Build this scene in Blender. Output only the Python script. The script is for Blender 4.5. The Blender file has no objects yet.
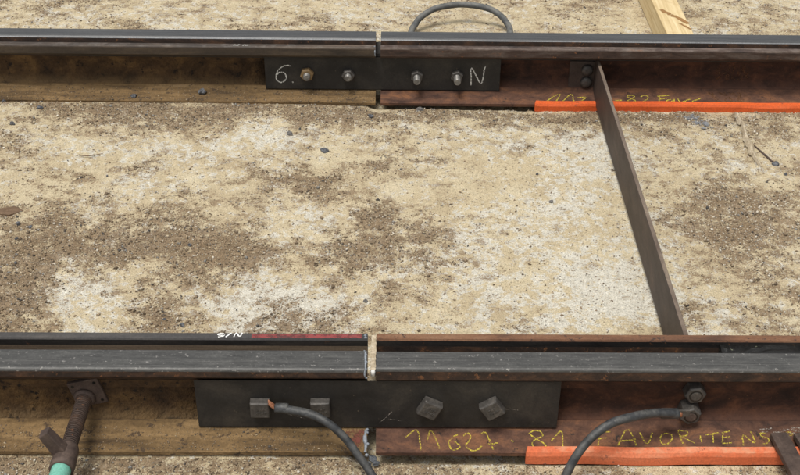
import bpy, bmesh, math, random
import numpy as np
from mathutils import Matrix, Vector

random.seed(7)
rng = np.random.default_rng(7)
scene = bpy.context.scene
col = scene.collection
R = math.radians

# ------------------------------------------------------------------ camera
cam_d = bpy.data.cameras.new('camera')
cam = bpy.data.objects.new('camera', cam_d)
col.objects.link(cam)
scene.camera = cam
cam_d.sensor_fit = 'HORIZONTAL'
cam_d.sensor_width = 36.0
cam_d.lens = 36.0 * 1161.94 / 800.0
cam_d.clip_start = 0.01
cam_d.clip_end = 2000.0
yaw, pitch, roll = 0.004126, 0.594246, 0.010815
fw = Vector((math.sin(yaw) * math.cos(pitch), math.cos(yaw) * math.cos(pitch), -math.sin(pitch)))
rt = Vector((math.cos(yaw), -math.sin(yaw), 0))
up = rt.cross(fw)
rt2 = rt * math.cos(roll) + up * math.sin(roll)
up2 = up * math.cos(roll) - rt * math.sin(roll)
m3 = Matrix((rt2, up2, -fw)).transposed()
cam.matrix_world = Matrix.Translation((0.04557, -1.7155, 1.60769)) @ m3.to_4x4()

# ------------------------------------------------------------------ world, sun, exposure
SUN_EL, SUN_AZ = R(72), R(215)          # azimuth from +Y towards +X
world = bpy.data.worlds.new('World')
scene.world = world
world.use_nodes = True
wn = world.node_tree
wn.nodes.clear()
wo = wn.nodes.new('ShaderNodeOutputWorld')
wb = wn.nodes.new('ShaderNodeBackground')
ws = wn.nodes.new('ShaderNodeTexSky')
ws.sky_type = 'NISHITA'
ws.sun_disc = False
ws.sun_elevation = SUN_EL
ws.sun_rotation = SUN_AZ
ws.air_density = 1.0
ws.dust_density = 3.0
wh = wn.nodes.new('ShaderNodeHueSaturation')
wh.inputs['Saturation'].default_value = 0.10     # thin cloud cover: the sky is almost grey
wb.inputs['Strength'].default_value = 0.085
wn.links.new(ws.outputs[0], wh.inputs['Color'])
wn.links.new(wh.outputs[0], wb.inputs['Color'])
wn.links.new(wb.outputs[0], wo.inputs['Surface'])

sun_d = bpy.data.lights.new('sun', 'SUN')
sun_d.energy = 1.5
sun_d.angle = R(22)
sun_d.color = (1.0, 0.95, 0.87)
sun = bpy.data.objects.new('sun', sun_d)
col.objects.link(sun)
sd = Vector((math.sin(SUN_AZ) * math.cos(SUN_EL), math.cos(SUN_AZ) * math.cos(SUN_EL), math.sin(SUN_EL)))
sun.rotation_euler = sd.to_track_quat('Z', 'Y').to_euler()
sun.location = sd * 10

scene.view_settings.view_transform = 'Standard'
scene.view_settings.look = 'None'
scene.view_settings.gamma = 1.0
scene.view_settings.use_curve_mapping = False
scene.view_settings.exposure = 0.72

# ------------------------------------------------------------------ measured places (metres)
WEB = 1.459            # distance between the two rails' webs
NEAR_YAW = 0.006246    # the near rail is not quite parallel to the far one
FAR_X = -0.0115        # x of the far joint
FAR_Z = -0.003
CHALK_NEAR = [[[0.0671,-0.0578],[0.0898,-0.0423],[0.0971,-0.0936]],[[0.1094,-0.0632],[0.1178,-0.0434],[0.1335,-0.0832]],[[0.1703,-0.0506],[0.1577,-0.0593],[0.1509,-0.071],[0.1568,-0.0849],[0.1675,-0.0837],[0.1721,-0.0764],[0.1617,-0.0667]],[[0.1798,-0.0555],[0.1882,-0.0481],[0.1943,-0.0555],[0.1895,-0.0678],[0.1838,-0.0769],[0.193,-0.086],[0.2035,-0.0872],[0.2158,-0.0768]],[[0.2134,-0.0492],[0.2243,-0.0479],[0.2312,-0.0676],[0.2367,-0.0846]],[[0.2267,-0.0725],[0.2471,-0.0706]],[[0.2721,-0.0644],[0.2773,-0.0674]],[[0.3077,-0.0488],[0.3179,-0.0426],[0.3307,-0.0438],[0.3342,-0.0537],[0.32,-0.0623],[0.3122,-0.0722],[0.3185,-0.08],[0.3372,-0.0794],[0.3368,-0.0721],[0.3228,-0.0611],[0.3077,-0.0488]],[[0.3503,-0.0653],[0.3728,-0.0436],[0.3719,-0.0792]],[[0.4493,-0.0427],[0.4399,-0.0766]],[[0.4389,-0.0465],[0.469,-0.0441]],[[0.4419,-0.0601],[0.4593,-0.0578]],[[0.4794,-0.075],[0.4952,-0.0463],[0.5072,-0.0409],[0.5148,-0.0748]],[[0.486,-0.0652],[0.5161,-0.0613]],[[0.5252,-0.0446],[0.5365,-0.0703],[0.5514,-0.0461]],[[0.573,-0.0475],[0.586,-0.049],[0.5885,-0.058],[0.5788,-0.0686],[0.5673,-0.0709],[0.5642,-0.0611],[0.5683,-0.0521],[0.5757,-0.0475]],[[0.6021,-0.0398],[0.6068,-0.07]],[[0.6034,-0.0398],[0.6199,-0.0443],[0.6172,-0.0519],[0.6075,-0.0549],[0.6301,-0.0684]],[[0.643,-0.0518],[0.6436,-0.0668]],[[0.6544,-0.051],[0.6806,-0.0455]],[[0.669,-0.0471],[0.6667,-0.0697]],[[0.6892,-0.0455],[0.6838,-0.0697]],[[0.6872,-0.0455],[0.7039,-0.0416]],[[0.685,-0.0569],[0.7021,-0.0538]],[[0.6838,-0.0697],[0.7027,-0.0674]],[[0.7243,-0.074],[0.7279,-0.0507],[0.7473,-0.0679],[0.7449,-0.0422]],[[0.7727,-0.0457],[0.7638,-0.0468],[0.7633,-0.0527],[0.7755,-0.0586],[0.7722,-0.0675],[0.7609,-0.0715]],[[0.7824,-0.0527],[0.7984,-0.0476]],[[0.7887,-0.0516],[0.7875,-0.0645]],[[0.8062,-0.0476],[0.807,-0.0699]],[[0.8062,-0.0476],[0.8211,-0.0435],[0.8251,-0.0485],[0.8102,-0.0565],[0.8223,-0.0747]]]
CHALK_FAR = [[[0.4915,0.0781],[0.519,0.052],[0.5346,0.0473]],[[0.5346,0.0473],[0.5197,0.0777]],[[0.5399,0.0775],[0.567,0.0468],[0.5721,0.077]],[[0.5837,0.0618],[0.6092,0.0599],[0.5943,0.0767]],[[0.6965,0.0724],[0.7159,0.0706]],[[0.7472,0.0475],[0.7342,0.0537],[0.745,0.0642],[0.7558,0.0731],[0.7407,0.0808],[0.7336,0.0734],[0.7561,0.0565],[0.7472,0.0475]],[[0.7743,0.0562],[0.7876,0.0484],[0.7968,0.0544],[0.791,0.0666],[0.7762,0.0788],[0.7994,0.0785]],[[0.8234,0.0525],[0.8637,0.0474]],[[0.8318,0.0509],[0.8251,0.0812]],[[0.8277,0.0646],[0.8514,0.0612]],[[0.8638,0.0656],[0.851,0.0703],[0.8518,0.0778],[0.8644,0.0746],[0.8722,0.064],[0.8718,0.079]],[[0.8846,0.0623],[0.8922,0.0773],[0.9218,0.0633]],[[0.925,0.0738],[0.9537,0.0599]],[[0.9452,0.0796],[0.9502,0.0795]]]
CHALK_PLATE = [[[-0.2692,0.101],[-0.2889,0.0997],[-0.3077,0.0864],[-0.3155,0.0663],[-0.3121,0.0502],[-0.2977,0.0463],[-0.2856,0.0597],[-0.289,0.0757],[-0.3034,0.079],[-0.3121,0.0709]],[[-0.2683,0.0483],[-0.2653,0.0449]],[[0.2662,0.0416],[0.2652,0.0989],[0.2949,0.0475],[0.305,0.1056]]]
CHALK_LIP = [[[-0.2899,0.0668],[-0.2978,0.0667],[-0.299,0.0604],[-0.2917,0.0594],[-0.2899,0.0668],[-0.2904,0.0542],[-0.3001,0.0531]],[[-0.2842,0.0522],[-0.2742,0.0669]],[[-0.2687,0.0533],[-0.2648,0.0659],[-0.257,0.0544],[-0.2537,0.067]]]
CABLE_A = [[-0.1997,-0.0608,0.1004],[-0.1826,-0.0629,0.0973],[-0.1538,-0.067,0.0962],[-0.115,-0.0793,0.0974],[-0.0804,-0.0945,0.0888],[-0.0482,-0.1097,0.0649],[-0.0235,-0.1279,0.0386],[0.0031,-0.15,0.0085],[0.0184,-0.1751,-0.0105]]
CABLE_B = [[0.6022,-0.0538,0.0827],[0.5857,-0.0587,0.0832],[0.5406,-0.0734,0.0978],[0.4925,-0.0931,0.1056],[0.4484,-0.1108,0.1041],[0.4108,-0.1276,0.0817],[0.3829,-0.1474,0.0521],[0.3632,-0.1673,0.0146],[0.3513,-0.1922,-0.0123]]
CABLE_FAR = [[0.0894,1.8501,0.012],[0.103,1.9051,0.02],[0.123,1.9257,0.04],[0.1669,1.9588,0.055],[0.211,1.9735,0.06],[0.2589,1.9875,0.06],[0.3159,1.9759,0.06],[0.3631,1.9666,0.05],[0.3962,1.9435,0.035],[0.4182,1.9072,0.015],[0.42,1.8414,0.012]]
STONES = [[-1.061,1.235,0.0101],[-1.003,1.322,0.0081],[-1.121,1.364,0.0089],[-0.739,1.384,0.0104],[-0.536,1.401,0.015],[-0.154,1.106,0.0125],[-0.259,1.196,0.0085],[-0.901,0.714,0.0088],[-0.868,0.701,0.0075],[-0.886,0.647,0.0061],[-0.458,0.628,0.0061],[-0.428,0.317,0.0067],[-0.472,0.338,0.005],[-0.024,0.415,0.0057],[0.448,0.844,0.0065],[0.425,0.985,0.0054],[1.089,1.05,0.0096],[1.102,0.997,0.0061],[0.113,1.349,0.0089],[-0.031,1.297,0.0102],[-0.73,0.955,0.004],[-0.445,1.27,0.0044],[-0.86,0.545,0.0048],[-0.694,0.296,0.0039]]
GRIT = [[-0.803,0.546,0.273,0.186,1],[-0.809,0.352,0.089,0.102,1],[-0.484,0.356,0.081,0.095,0.9],[-0.454,0.527,0.107,0.09,0.7],[-0.624,0.664,0.234,0.097,0.9],[-0.436,0.645,0.123,0.109,0.7],[-0.953,1.354,0.324,0.044,1.0],[-0.5,1.288,0.408,0.08,1.0],[-0.913,0.871,0.104,0.149,0.4],[0.201,1.326,0.206,0.038,0.7],[0.704,1.335,0.356,0.031,0.7],[-0.107,1.314,0.264,0.056,0.8],[-0.163,0.924,0.111,0.066,1.1],[-0.009,0.798,0.062,0.095,1.1],[-0.308,0.595,0.145,0.119,0.9],[-0.485,0.805,0.154,0.096,0.5],[-0.112,0.556,0.077,0.091,0.9],[-0.236,0.348,0.139,0.051,0.9],[-0.09,0.35,0.09,0.051,0.6],[0.105,0.662,0.148,0.133,0.45],[-0.056,0.673,0.124,0.133,0.5],[0.149,0.448,0.139,0.097,0.3],[0.907,0.813,0.143,0.135,0.9],[1.015,0.735,0.152,0.185,1.2],[0.958,0.44,0.14,0.124,0.9],[0.857,0.709,0.176,0.091,0.5],[0.853,0.925,0.16,0.102,0.4],[1.106,1.233,0.145,0.084,0.45],[0.911,1.339,0.208,0.038,0.5],[0.611,1.309,0.177,0.031,0.35],[0.288,1.29,0.176,0.049,0.35],[-0.669,0.429,0.138,0.104,-1.1],[-0.614,0.332,0.1,0.051,-0.9],[-0.425,0.44,0.037,0.062,-0.6],[-0.396,1.147,0.183,0.069,-0.7],[-0.748,1.084,0.304,0.067,-0.5],[-0.218,0.684,0.104,0.054,-0.7],[0.471,0.844,0.183,0.345,-0.6],[0.244,0.993,0.163,0.212,-0.4],[0.469,0.414,0.161,0.114,-0.7],[0.791,0.418,0.092,0.076,-0.3],[-0.847,0.922,0.211,0.082,-0.5],[-0.332,0.403,0.057,0.06,-0.5],[0.688,0.897,0.066,0.304,-0.3],[-0.6,0.876,0.105,0.07,-0.3]]
PALE = [[0.585,1.108,0.168,0.169,0.8],[0.412,0.772,0.141,0.141,0.6],[0.497,0.453,0.163,0.137,1],[0.601,0.378,0.091,0.074,0.8],[0.218,0.449,0.116,0.097,0.4],[-0.396,1.147,0.169,0.057,0.8],[-0.782,1.112,0.25,0.045,0.5],[-0.64,0.399,0.114,0.094,0.7],[-0.283,0.366,0.135,0.066,0.7],[0.054,1.155,0.226,0.058,0.3],[0.783,0.381,0.114,0.075,0.7],[0.715,0.619,0.074,0.26,0.5],[-0.102,0.369,0.09,0.074,0.6],[0.93,1.29,0.059,0.025,0.2],[0.129,0.654,0.148,0.044,0.3],[-0.176,0.443,0.208,0.116,0.4]]
RIDGE = [[1.0434,1.3354],[1.0418,1.2434],[1.0333,1.1156],[1.0389,1.017]]
WIRE_R = [(1.056, 1.150), (1.070, 1.105), (1.083, 1.061)]

# ------------------------------------------------------------------ materials
class NT:
    def __init__(s, name):
        s.m = bpy.data.materials.new(name)
        s.m.use_nodes = True
        s.t = s.m.node_tree
        s.t.nodes.clear()
        s.out = s.n('ShaderNodeOutputMaterial')
        s.b = s.n('ShaderNodeBsdfPrincipled')
        s.l(s.b.outputs[0], s.out.inputs['Surface'])
    def n(s, t, **k):
        o = s.t.nodes.new(t)
        for a, v in k.items():
            setattr(o, a, v)
        return o
    def l(s, a, b):
        s.t.links.new(a, b)
    def coords(s, sc=(1, 1, 1)):
        tc = s.n('ShaderNodeTexCoord')
        oi = s.n('ShaderNodeObjectInfo')
        mp = s.n('ShaderNodeMapping')
        mp.inputs['Scale'].default_value = sc
        ad = s.n('ShaderNodeVectorMath', operation='ADD')
        s.l(tc.outputs['Object'], mp.inputs['Vector'])
        cb = s.n('ShaderNodeCombineXYZ')
        mu = s.n('ShaderNodeMath', operation='MULTIPLY')
        mu.inputs[1].default_value = 17.0
        s.l(oi.outputs['Random'], mu.inputs[0])
        for i in range(3):
            s.l(mu.outputs[0], cb.inputs[i])
        s.l(mp.outputs[0], ad.inputs[0])
        s.l(cb.outputs[0], ad.inputs[1])
        return ad.outputs[0]
    def noise(s, vec, scale, detail=6.0, rough=0.6, dist=0.0):
        o = s.n('ShaderNodeTexNoise')
        o.inputs['Scale'].default_value = scale
        o.inputs['Detail'].default_value = detail
        o.inputs['Roughness'].default_value = rough
        o.inputs['Distortion'].default_value = dist
        if vec is not None:
            s.l(vec, o.inputs['Vector'])
        return o.outputs['Fac']
    def ramp(s, fac, stops):
        o = s.n('ShaderNodeValToRGB')
        e = o.color_ramp.elements
        while len(e) < len(stops):
            e.new(0.5)
        for el, (p, c) in zip(e, stops):
            el.position = p
            el.color = (c, c, c, 1) if isinstance(c, (int, float)) else (*c, 1)
        s.l(fac, o.inputs['Fac'])
        return o.outputs['Color']
    def mix(s, fac, a, b, mode='MIX'):
        o = s.n('ShaderNodeMix', data_type='RGBA', blend_type=mode)
        if isinstance(fac, (int, float)):
            o.inputs[0].default_value = fac
        else:
            s.l(fac, o.inputs[0])
        for i, v in ((6, a), (7, b)):
            if isinstance(v, tuple):
                o.inputs[i].default_value = (*v, 1)
            else:
                s.l(v, o.inputs[i])
        return o.outputs[2]
    def math(s, op, a, b=None, clamp=False):
        o = s.n('ShaderNodeMath', operation=op, use_clamp=clamp)
        for i, v in enumerate((a, b)):
            if v is None:
                continue
            if isinstance(v, (int, float)):
                o.inputs[i].default_value = v
            else:
                s.l(v, o.inputs[i])
        return o.outputs[0]
    def bump(s, h, strength, dist):
        o = s.n('ShaderNodeBump')
        o.inputs['Strength'].default_value = strength
        o.inputs['Distance'].default_value = dist
        s.l(h, o.inputs['Height'])
        s.l(o.outputs[0], s.b.inputs['Normal'])


def layered(name, stops, scale=14, stretch=(1, 1, 1), rough=(0.55, 0.85), metal=0.0, bump=0.35, bdist=0.0015,
            specks=None, dust=None, detail=8.0, fine=220, streak=None, spec=0.4):
    """Weathered surface: large colour clouds, fine grain, optional specks, dust on upward faces, streaks along x."""
    s = NT(name)
    v = s.coords(stretch)
    v1 = s.coords()
    big = s.noise(v, scale, detail, 0.65, 0.4)
    c = s.ramp(big, stops)
    fg = s.noise(v1, fine, 3, 0.6)
    c = s.mix(0.55, c, s.ramp(fg, [(0.3, 0.45), (0.7, 1.0)]), 'MULTIPLY')
    if streak:
        sv = s.coords((1.2, 120, 120))
        st = s.noise(sv, 3.0, 5, 0.7)
        c = s.mix(s.ramp(st, [(0.5, 0.0), (0.72, streak[1])]), c, streak[0])
    if specks:
        sp = s.noise(v1, specks[1], 4, 0.7)
        c = s.mix(s.ramp(sp, [(specks[2], 0.0), (specks[2] + 0.06, 1.0)]), c, specks[0])
    if dust:
        g = s.n('ShaderNodeNewGeometry')
        sx = s.n('ShaderNodeSeparateXYZ')
        s.l(g.outputs['Normal'], sx.inputs[0])
        d = s.ramp(sx.outputs['Z'], [(0.12, 0.0), (0.85, 1.0)])
        dn = s.ramp(s.noise(v1, 35, 6, 0.7), [(dust[1], 0.0), (dust[1] + 0.2, dust[2])])
        c = s.mix(s.math('MULTIPLY', d, dn), c, dust[0])
    s.l(c, s.b.inputs['Base Color'])
    rr = s.n('ShaderNodeMapRange')
    rr.inputs['To Min'].default_value = rough[0]
    rr.inputs['To Max'].default_value = rough[1]
    s.l(s.noise(v, scale * 2.3, 5, 0.6), rr.inputs['Value'])
    s.l(rr.outputs[0], s.b.inputs['Roughness'])
    s.b.inputs['Metallic'].default_value = metal
    s.b.inputs['Specular IOR Level'].default_value = spec
    hb = s.math('ADD', s.math('MULTIPLY', fg, 0.6), big)
    s.bump(hb, bump, bdist)
    return s.m


M = {}
SAND = (0.42, 0.32, 0.18)
M['head'] = layered('worn_rail_head', [(0.3, (0.055, 0.055, 0.054)), (0.55, (0.09, 0.09, 0.087)), (0.75, (0.145, 0.142, 0.135))], 5,
                    (4.0, 22, 22), (0.4, 0.62), 0.2, 0.3, 0.0008, streak=((0.25, 0.24, 0.225), 0.3), specks=((0.27, 0.26, 0.245), 110, 0.62))
M['head_far'] = layered('worn_far_rail_head', [(0.3, (0.05, 0.053, 0.057)), (0.55, (0.085, 0.088, 0.092)), (0.75, (0.13, 0.13, 0.128))], 5,
                        (1.5, 60, 60), (0.32, 0.5), 0.3, 0.2, 0.0008, streak=((0.2, 0.2, 0.2), 0.5))
M['polished'] = layered('polished_gauge_corner', [(0.3, (0.4, 0.4, 0.4)), (0.6, (0.6, 0.6, 0.59))], 6, (1.5, 60, 60), (0.2, 0.32), 0.85, 0.1, 0.0004)
M['corner_brown'] = layered('brown_gauge_corner', [(0.3, (0.09, 0.065, 0.045)), (0.6, (0.2, 0.15, 0.105))], 8, (0.5, 8, 8), (0.6, 0.8), 0.0, 0.2)
M['head_side'] = layered('rusty_head_side', [(0.3, (0.018, 0.013, 0.011)), (0.5, (0.045, 0.027, 0.019)), (0.7, (0.12, 0.06, 0.032))], 30,
                         (0.6, 1, 1), (0.6, 0.9), 0.0, 0.6, specks=((0.17, 0.075, 0.032), 75, 0.6))
M['lip_dark'] = layered('dark_worn_lip', [(0.3, (0.045, 0.043, 0.043)), (0.55, (0.085, 0.08, 0.078)), (0.75, (0.15, 0.135, 0.12))], 9,
                        (0.4, 4, 4), (0.4, 0.7), 0.2, 0.25)
M['lip_rust'] = layered('orange_rust_lip', [(0.3, (0.09, 0.045, 0.028)), (0.5, (0.2, 0.095, 0.05)), (0.72, (0.32, 0.19, 0.11))], 16,
                        (0.35, 2, 2), (0.65, 0.9), 0.0, 0.4, specks=((0.05, 0.03, 0.024), 60, 0.6))
M['lip_far_left'] = layered('brown_far_lip', [(0.3, (0.028, 0.023, 0.02)), (0.5, (0.065, 0.048, 0.037)), (0.72, (0.14, 0.1, 0.07))], 16,
                            (0.4, 2, 2), (0.4, 0.75), 0.0, 0.5, dust=((0.22, 0.2, 0.18), 0.5, 0.4))
M['lip_far_right'] = layered('rusty_far_lip', [(0.28, (0.025, 0.018, 0.016)), (0.48, (0.085, 0.055, 0.043)), (0.6, (0.16, 0.125, 0.105)), (0.74, (0.24, 0.1, 0.045))], 16,
                             (0.5, 2, 2), (0.4, 0.75), 0.1, 0.5, dust=((0.24, 0.2, 0.175), 0.5, 0.45))
M['groove_face'] = layered('black_groove_face', [(0.3, (0.012, 0.011, 0.011)), (0.5, (0.026, 0.024, 0.023)), (0.72, (0.06, 0.05, 0.042))], 18,
                           (0.3, 2, 2), (0.35, 0.65), 0.1, 0.3, specks=((0.11, 0.05, 0.025), 60, 0.66))
M['lip_side_left'] = layered('brown_lip_flank', [(0.3, (0.026, 0.02, 0.015)), (0.5, (0.055, 0.04, 0.028)), (0.72, (0.1, 0.072, 0.046))], 18,
                             (0.4, 2, 2), (0.5, 0.8), 0.0, 0.5)
M['lip_side_right'] = layered('rusty_lip_flank', [(0.3, (0.022, 0.014, 0.012)), (0.48, (0.06, 0.035, 0.026)), (0.6, (0.1, 0.075, 0.063)), (0.74, (0.17, 0.065, 0.028))], 20,
                              (0.5, 2, 2), (0.45, 0.8), 0.0, 0.5, specks=((0.2, 0.085, 0.035), 60, 0.64))
M['web_left'] = layered('dirty_brown_web', [(0.32, (0.035, 0.021, 0.012)), (0.5, (0.105, 0.06, 0.027)), (0.66, (0.22, 0.13, 0.052))], 14,
                        (0.8, 1, 1), (0.8, 1.0), 0.0, 1.0, 0.008, fine=120, specks=((0.02, 0.014, 0.01), 38, 0.58), dust=((0.19, 0.125, 0.06), 0.3, 0.9))
M['foot_left'] = layered('dusty_tan_foot', [(0.3, (0.05, 0.032, 0.018)), (0.46, (0.165, 0.103, 0.045)), (0.6, (0.26, 0.166, 0.075)), (0.74, (0.37, 0.25, 0.13))], 9,
                         (0.5, 3, 3), (0.85, 1.0), 0.0, 0.9, 0.005, fine=150, specks=((0.07, 0.045, 0.026), 50, 0.58))
M['web_right'] = layered('dark_red_rust_web', [(0.32, (0.022, 0.011, 0.008)), (0.5, (0.06, 0.026, 0.016)), (0.68, (0.13, 0.053, 0.027))], 26,
                         (0.7, 1, 1), (0.7, 0.95), 0.0, 0.6, specks=((0.11, 0.047, 0.022), 90, 0.63), dust=((0.13, 0.062, 0.04), 0.3, 0.8))
M['foot_right'] = layered('purple_brown_rust_foot', [(0.32, (0.05, 0.024, 0.017)), (0.5, (0.125, 0.06, 0.037)), (0.68, (0.25, 0.11, 0.05))], 26,
                          (0.6, 1, 1), (0.75, 0.95), 0.0, 0.45, specks=((0.03, 0.02, 0.016), 50, 0.62))
M['plate'] = layered('black_mill_scale_steel', [(0.3, (0.014, 0.0125, 0.011)), (0.5, (0.026, 0.0235, 0.021)), (0.72, (0.055, 0.047, 0.038))], 12,
                     (1, 1, 1), (0.5, 0.75), 0.0, 0.25, 0.001, specks=((0.085, 0.066, 0.048), 75, 0.66))
M['bolt'] = layered('black_forged_bolt', [(0.3, (0.052, 0.047, 0.043)), (0.55, (0.1, 0.092, 0.084)), (0.75, (0.18, 0.16, 0.14))], 60,
                    (1, 1, 1), (0.4, 0.62), 0.2, 0.35, 0.0008)
M['nut_tan'] = layered('yellowed_zinc_nut', [(0.3, (0.14, 0.09, 0.04)), (0.55, (0.26, 0.17, 0.08)), (0.75, (0.4, 0.28, 0.15))], 70,
                       (1, 1, 1), (0.5, 0.75), 0.1, 0.3, 0.0008)
M['thread'] = layered('bright_bolt_thread', [(0.3, (0.09, 0.085, 0.08)), (0.6, (0.24, 0.23, 0.215))], 80, (1, 1, 1), (0.35, 0.5), 0.4, 0.2, 0.0006)
M['zinc'] = layered('zinc_plated_steel', [(0.3, (0.35, 0.37, 0.4)), (0.6, (0.55, 0.57, 0.6))], 50, (1, 1, 1), (0.28, 0.45), 0.7, 0.15, 0.0005)
M['bar'] = layered('brown_flat_bar_steel', [(0.3, (0.05, 0.037, 0.031)), (0.52, (0.082, 0.06, 0.05)), (0.75, (0.125, 0.085, 0.064))], 8,
                   (2, 1, 2), (0.5, 0.75), 0.1, 0.25, 0.001, specks=((0.2, 0.15, 0.11), 60, 0.72))
M['bar_top'] = layered('paler_bar_top', [(0.3, (0.12, 0.085, 0.065)), (0.55, (0.22, 0.17, 0.13)), (0.75, (0.32, 0.25, 0.18))], 20,
                        (2, 0.6, 2), (0.5, 0.7), 0.1, 0.3, 0.001)
M['spindle'] = layered('rusted_spindle_steel', [(0.3, (0.055, 0.038, 0.032)), (0.52, (0.1, 0.07, 0.057)), (0.75, (0.17, 0.12, 0.095))], 40,
                       (1, 1, 1), (0.55, 0.85), 0.1, 0.4, 0.001, specks=((0.28, 0.22, 0.17), 90, 0.72))
M['turquoise'] = layered('chipped_turquoise_paint', [(0.3, (0.13, 0.4, 0.31)), (0.6, (0.21, 0.53, 0.42)), (0.78, (0.4, 0.6, 0.5))], 30,
                         (1, 1, 1), (0.35, 0.6), 0.0, 0.3, 0.0008, specks=((0.55, 0.55, 0.47), 70, 0.66))
M['rubber'] = layered('dusty_black_cable', [(0.3, (0.022, 0.024, 0.026)), (0.55, (0.045, 0.048, 0.052)), (0.75, (0.1, 0.1, 0.096))], 40,
                      (1, 1, 1), (0.42, 0.65), 0.0, 0.3, 0.001, dust=((0.17, 0.165, 0.15), 0.42, 0.5), specks=((0.2, 0.19, 0.17), 110, 0.66))
M['rubber_far'] = layered('grey_dusty_cable', [(0.3, (0.06, 0.065, 0.068)), (0.55, (0.1, 0.105, 0.108)), (0.75, (0.16, 0.16, 0.155))], 30,
                          (1, 1, 1), (0.55, 0.8), 0.0, 0.2, 0.0006, dust=((0.24, 0.23, 0.2), 0.4, 0.5))
M['copper'] = layered('bare_copper', [(0.3, (0.2, 0.08, 0.045)), (0.6, (0.45, 0.2, 0.11))], 90, (1, 1, 1), (0.35, 0.5), 0.6, 0.2, 0.0005)
M['orange'] = layered('orange_rubber_profile', [(0.3, (0.66, 0.105, 0.022)), (0.55, (0.78, 0.135, 0.03)), (0.8, (0.82, 0.2, 0.07))], 10,
                      (0.5, 2, 2), (0.5, 0.75), 0.0, 0.2, 0.0012, specks=((0.3, 0.075, 0.03), 40, 0.64))
M['orange_pale'] = layered('bleached_orange_profile', [(0.3, (0.66, 0.14, 0.05)), (0.55, (0.76, 0.19, 0.08)), (0.8, (0.8, 0.3, 0.16))], 10,
                           (0.5, 2, 2), (0.5, 0.75), 0.0, 0.2, 0.0012, specks=((0.3, 0.1, 0.06), 38, 0.62), dust=((0.6, 0.36, 0.22), 0.45, 0.55))
M['fill'] = layered('pale_gritty_joint_fill', [(0.3, (0.36, 0.29, 0.19)), (0.5, (0.55, 0.46, 0.33)), (0.7, (0.66, 0.6, 0.48))], 70,
                    (1, 1, 1), (0.85, 1.0), 0.0, 0.6, 0.002, specks=((0.2, 0.14, 0.08), 160, 0.66))
M['white_plug'] = layered('white_plastic', [(0.3, (0.68, 0.67, 0.63)), (0.6, (0.8, 0.79, 0.77))], 60, (1, 1, 1), (0.5, 0.7), 0.0, 0.1, 0.0005)
M['paste'] = layered('blue_grey_paste', [(0.3, (0.15, 0.17, 0.2)), (0.55, (0.3, 0.33, 0.37)), (0.75, (0.48, 0.5, 0.52))], 80, (1, 1, 1), (0.4, 0.7), 0.0, 0.5, 0.002)
M['grease'] = layered('dark_blue_grey_grease', [(0.3, (0.05, 0.055, 0.062)), (0.55, (0.1, 0.11, 0.125)), (0.75, (0.2, 0.21, 0.22))], 90, (1, 1, 1), (0.4, 0.7), 0.0, 0.6, 0.002)
M['lump'] = layered('blue_black_slag', [(0.3, (0.05, 0.053, 0.06)), (0.55, (0.115, 0.12, 0.132)), (0.75, (0.27, 0.275, 0.285))], 110, (1, 1, 1), (0.35, 0.7), 0.0, 0.6, 0.002)
M['lump_grey'] = layered('dusty_grey_clod', [(0.3, (0.1, 0.095, 0.09)), (0.55, (0.17, 0.16, 0.15)), (0.75, (0.26, 0.245, 0.22))], 110, (1, 1, 1), (0.7, 0.95), 0.0, 0.6, 0.002)
M['groove_black'] = layered('wet_black_filler_and_hole_shade', [(0.3, (0.006, 0.006, 0.006)), (0.6, (0.016, 0.016, 0.015))], 40, (1, 1, 1), (0.2, 0.5), 0.0, 0.6, 0.003,
                            specks=((0.3, 0.32, 0.22), 60, 0.66))
M['woodchip'] = layered('brown_wood_chip', [(0.3, (0.1, 0.06, 0.035)), (0.6, (0.2, 0.13, 0.08))], 60, (0.3, 2, 2), (0.8, 1.0))
M['red_paint'] = None


def wood_mat():
    s = NT('sawn_pine')
    v = s.coords((30, 1.2, 30))
    g = s.noise(v, 3.2, 6, 0.6, 0.6)
    c = s.ramp(g, [(0.3, (0.47, 0.34, 0.16)), (0.5, (0.62, 0.48, 0.26)), (0.7, (0.72, 0.6, 0.37))])
    blot = s.noise(s.coords(), 14, 5, 0.6)
    c = s.mix(s.ramp(blot, [(0.56, 0.0), (0.75, 0.5)]), c, (0.4, 0.25, 0.1))
    s.l(c, s.b.inputs['Base Color'])
    s.b.inputs['Roughness'].default_value = 0.75
    s.bump(g, 0.3, 0.001)
    return s.m


def worn_paint(name, c1, c2, scale, lo, hi, rough=0.9, metal=0):
    """A dry mark: colour with gaps where the surface below shows through."""
    s = NT(name)
    v = s.coords()
    s.l(s.mix(s.noise(v, scale * 0.4, 3), c1, c2), s.b.inputs['Base Color'])
    s.b.inputs['Roughness'].default_value = rough
    tr = s.n('ShaderNodeBsdfTransparent')
    mx = s.n('ShaderNodeMixShader')
    k = s.ramp(s.noise(v, scale, 5, 0.7), [(lo, 0.0), (hi, 1.0)])
    s.l(k, mx.inputs[0])
    s.l(tr.outputs[0], mx.inputs[1])
    s.l(s.b.outputs[0], mx.inputs[2])
    s.l(mx.outputs[0], s.out.inputs['Surface'])
    return s.m


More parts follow.
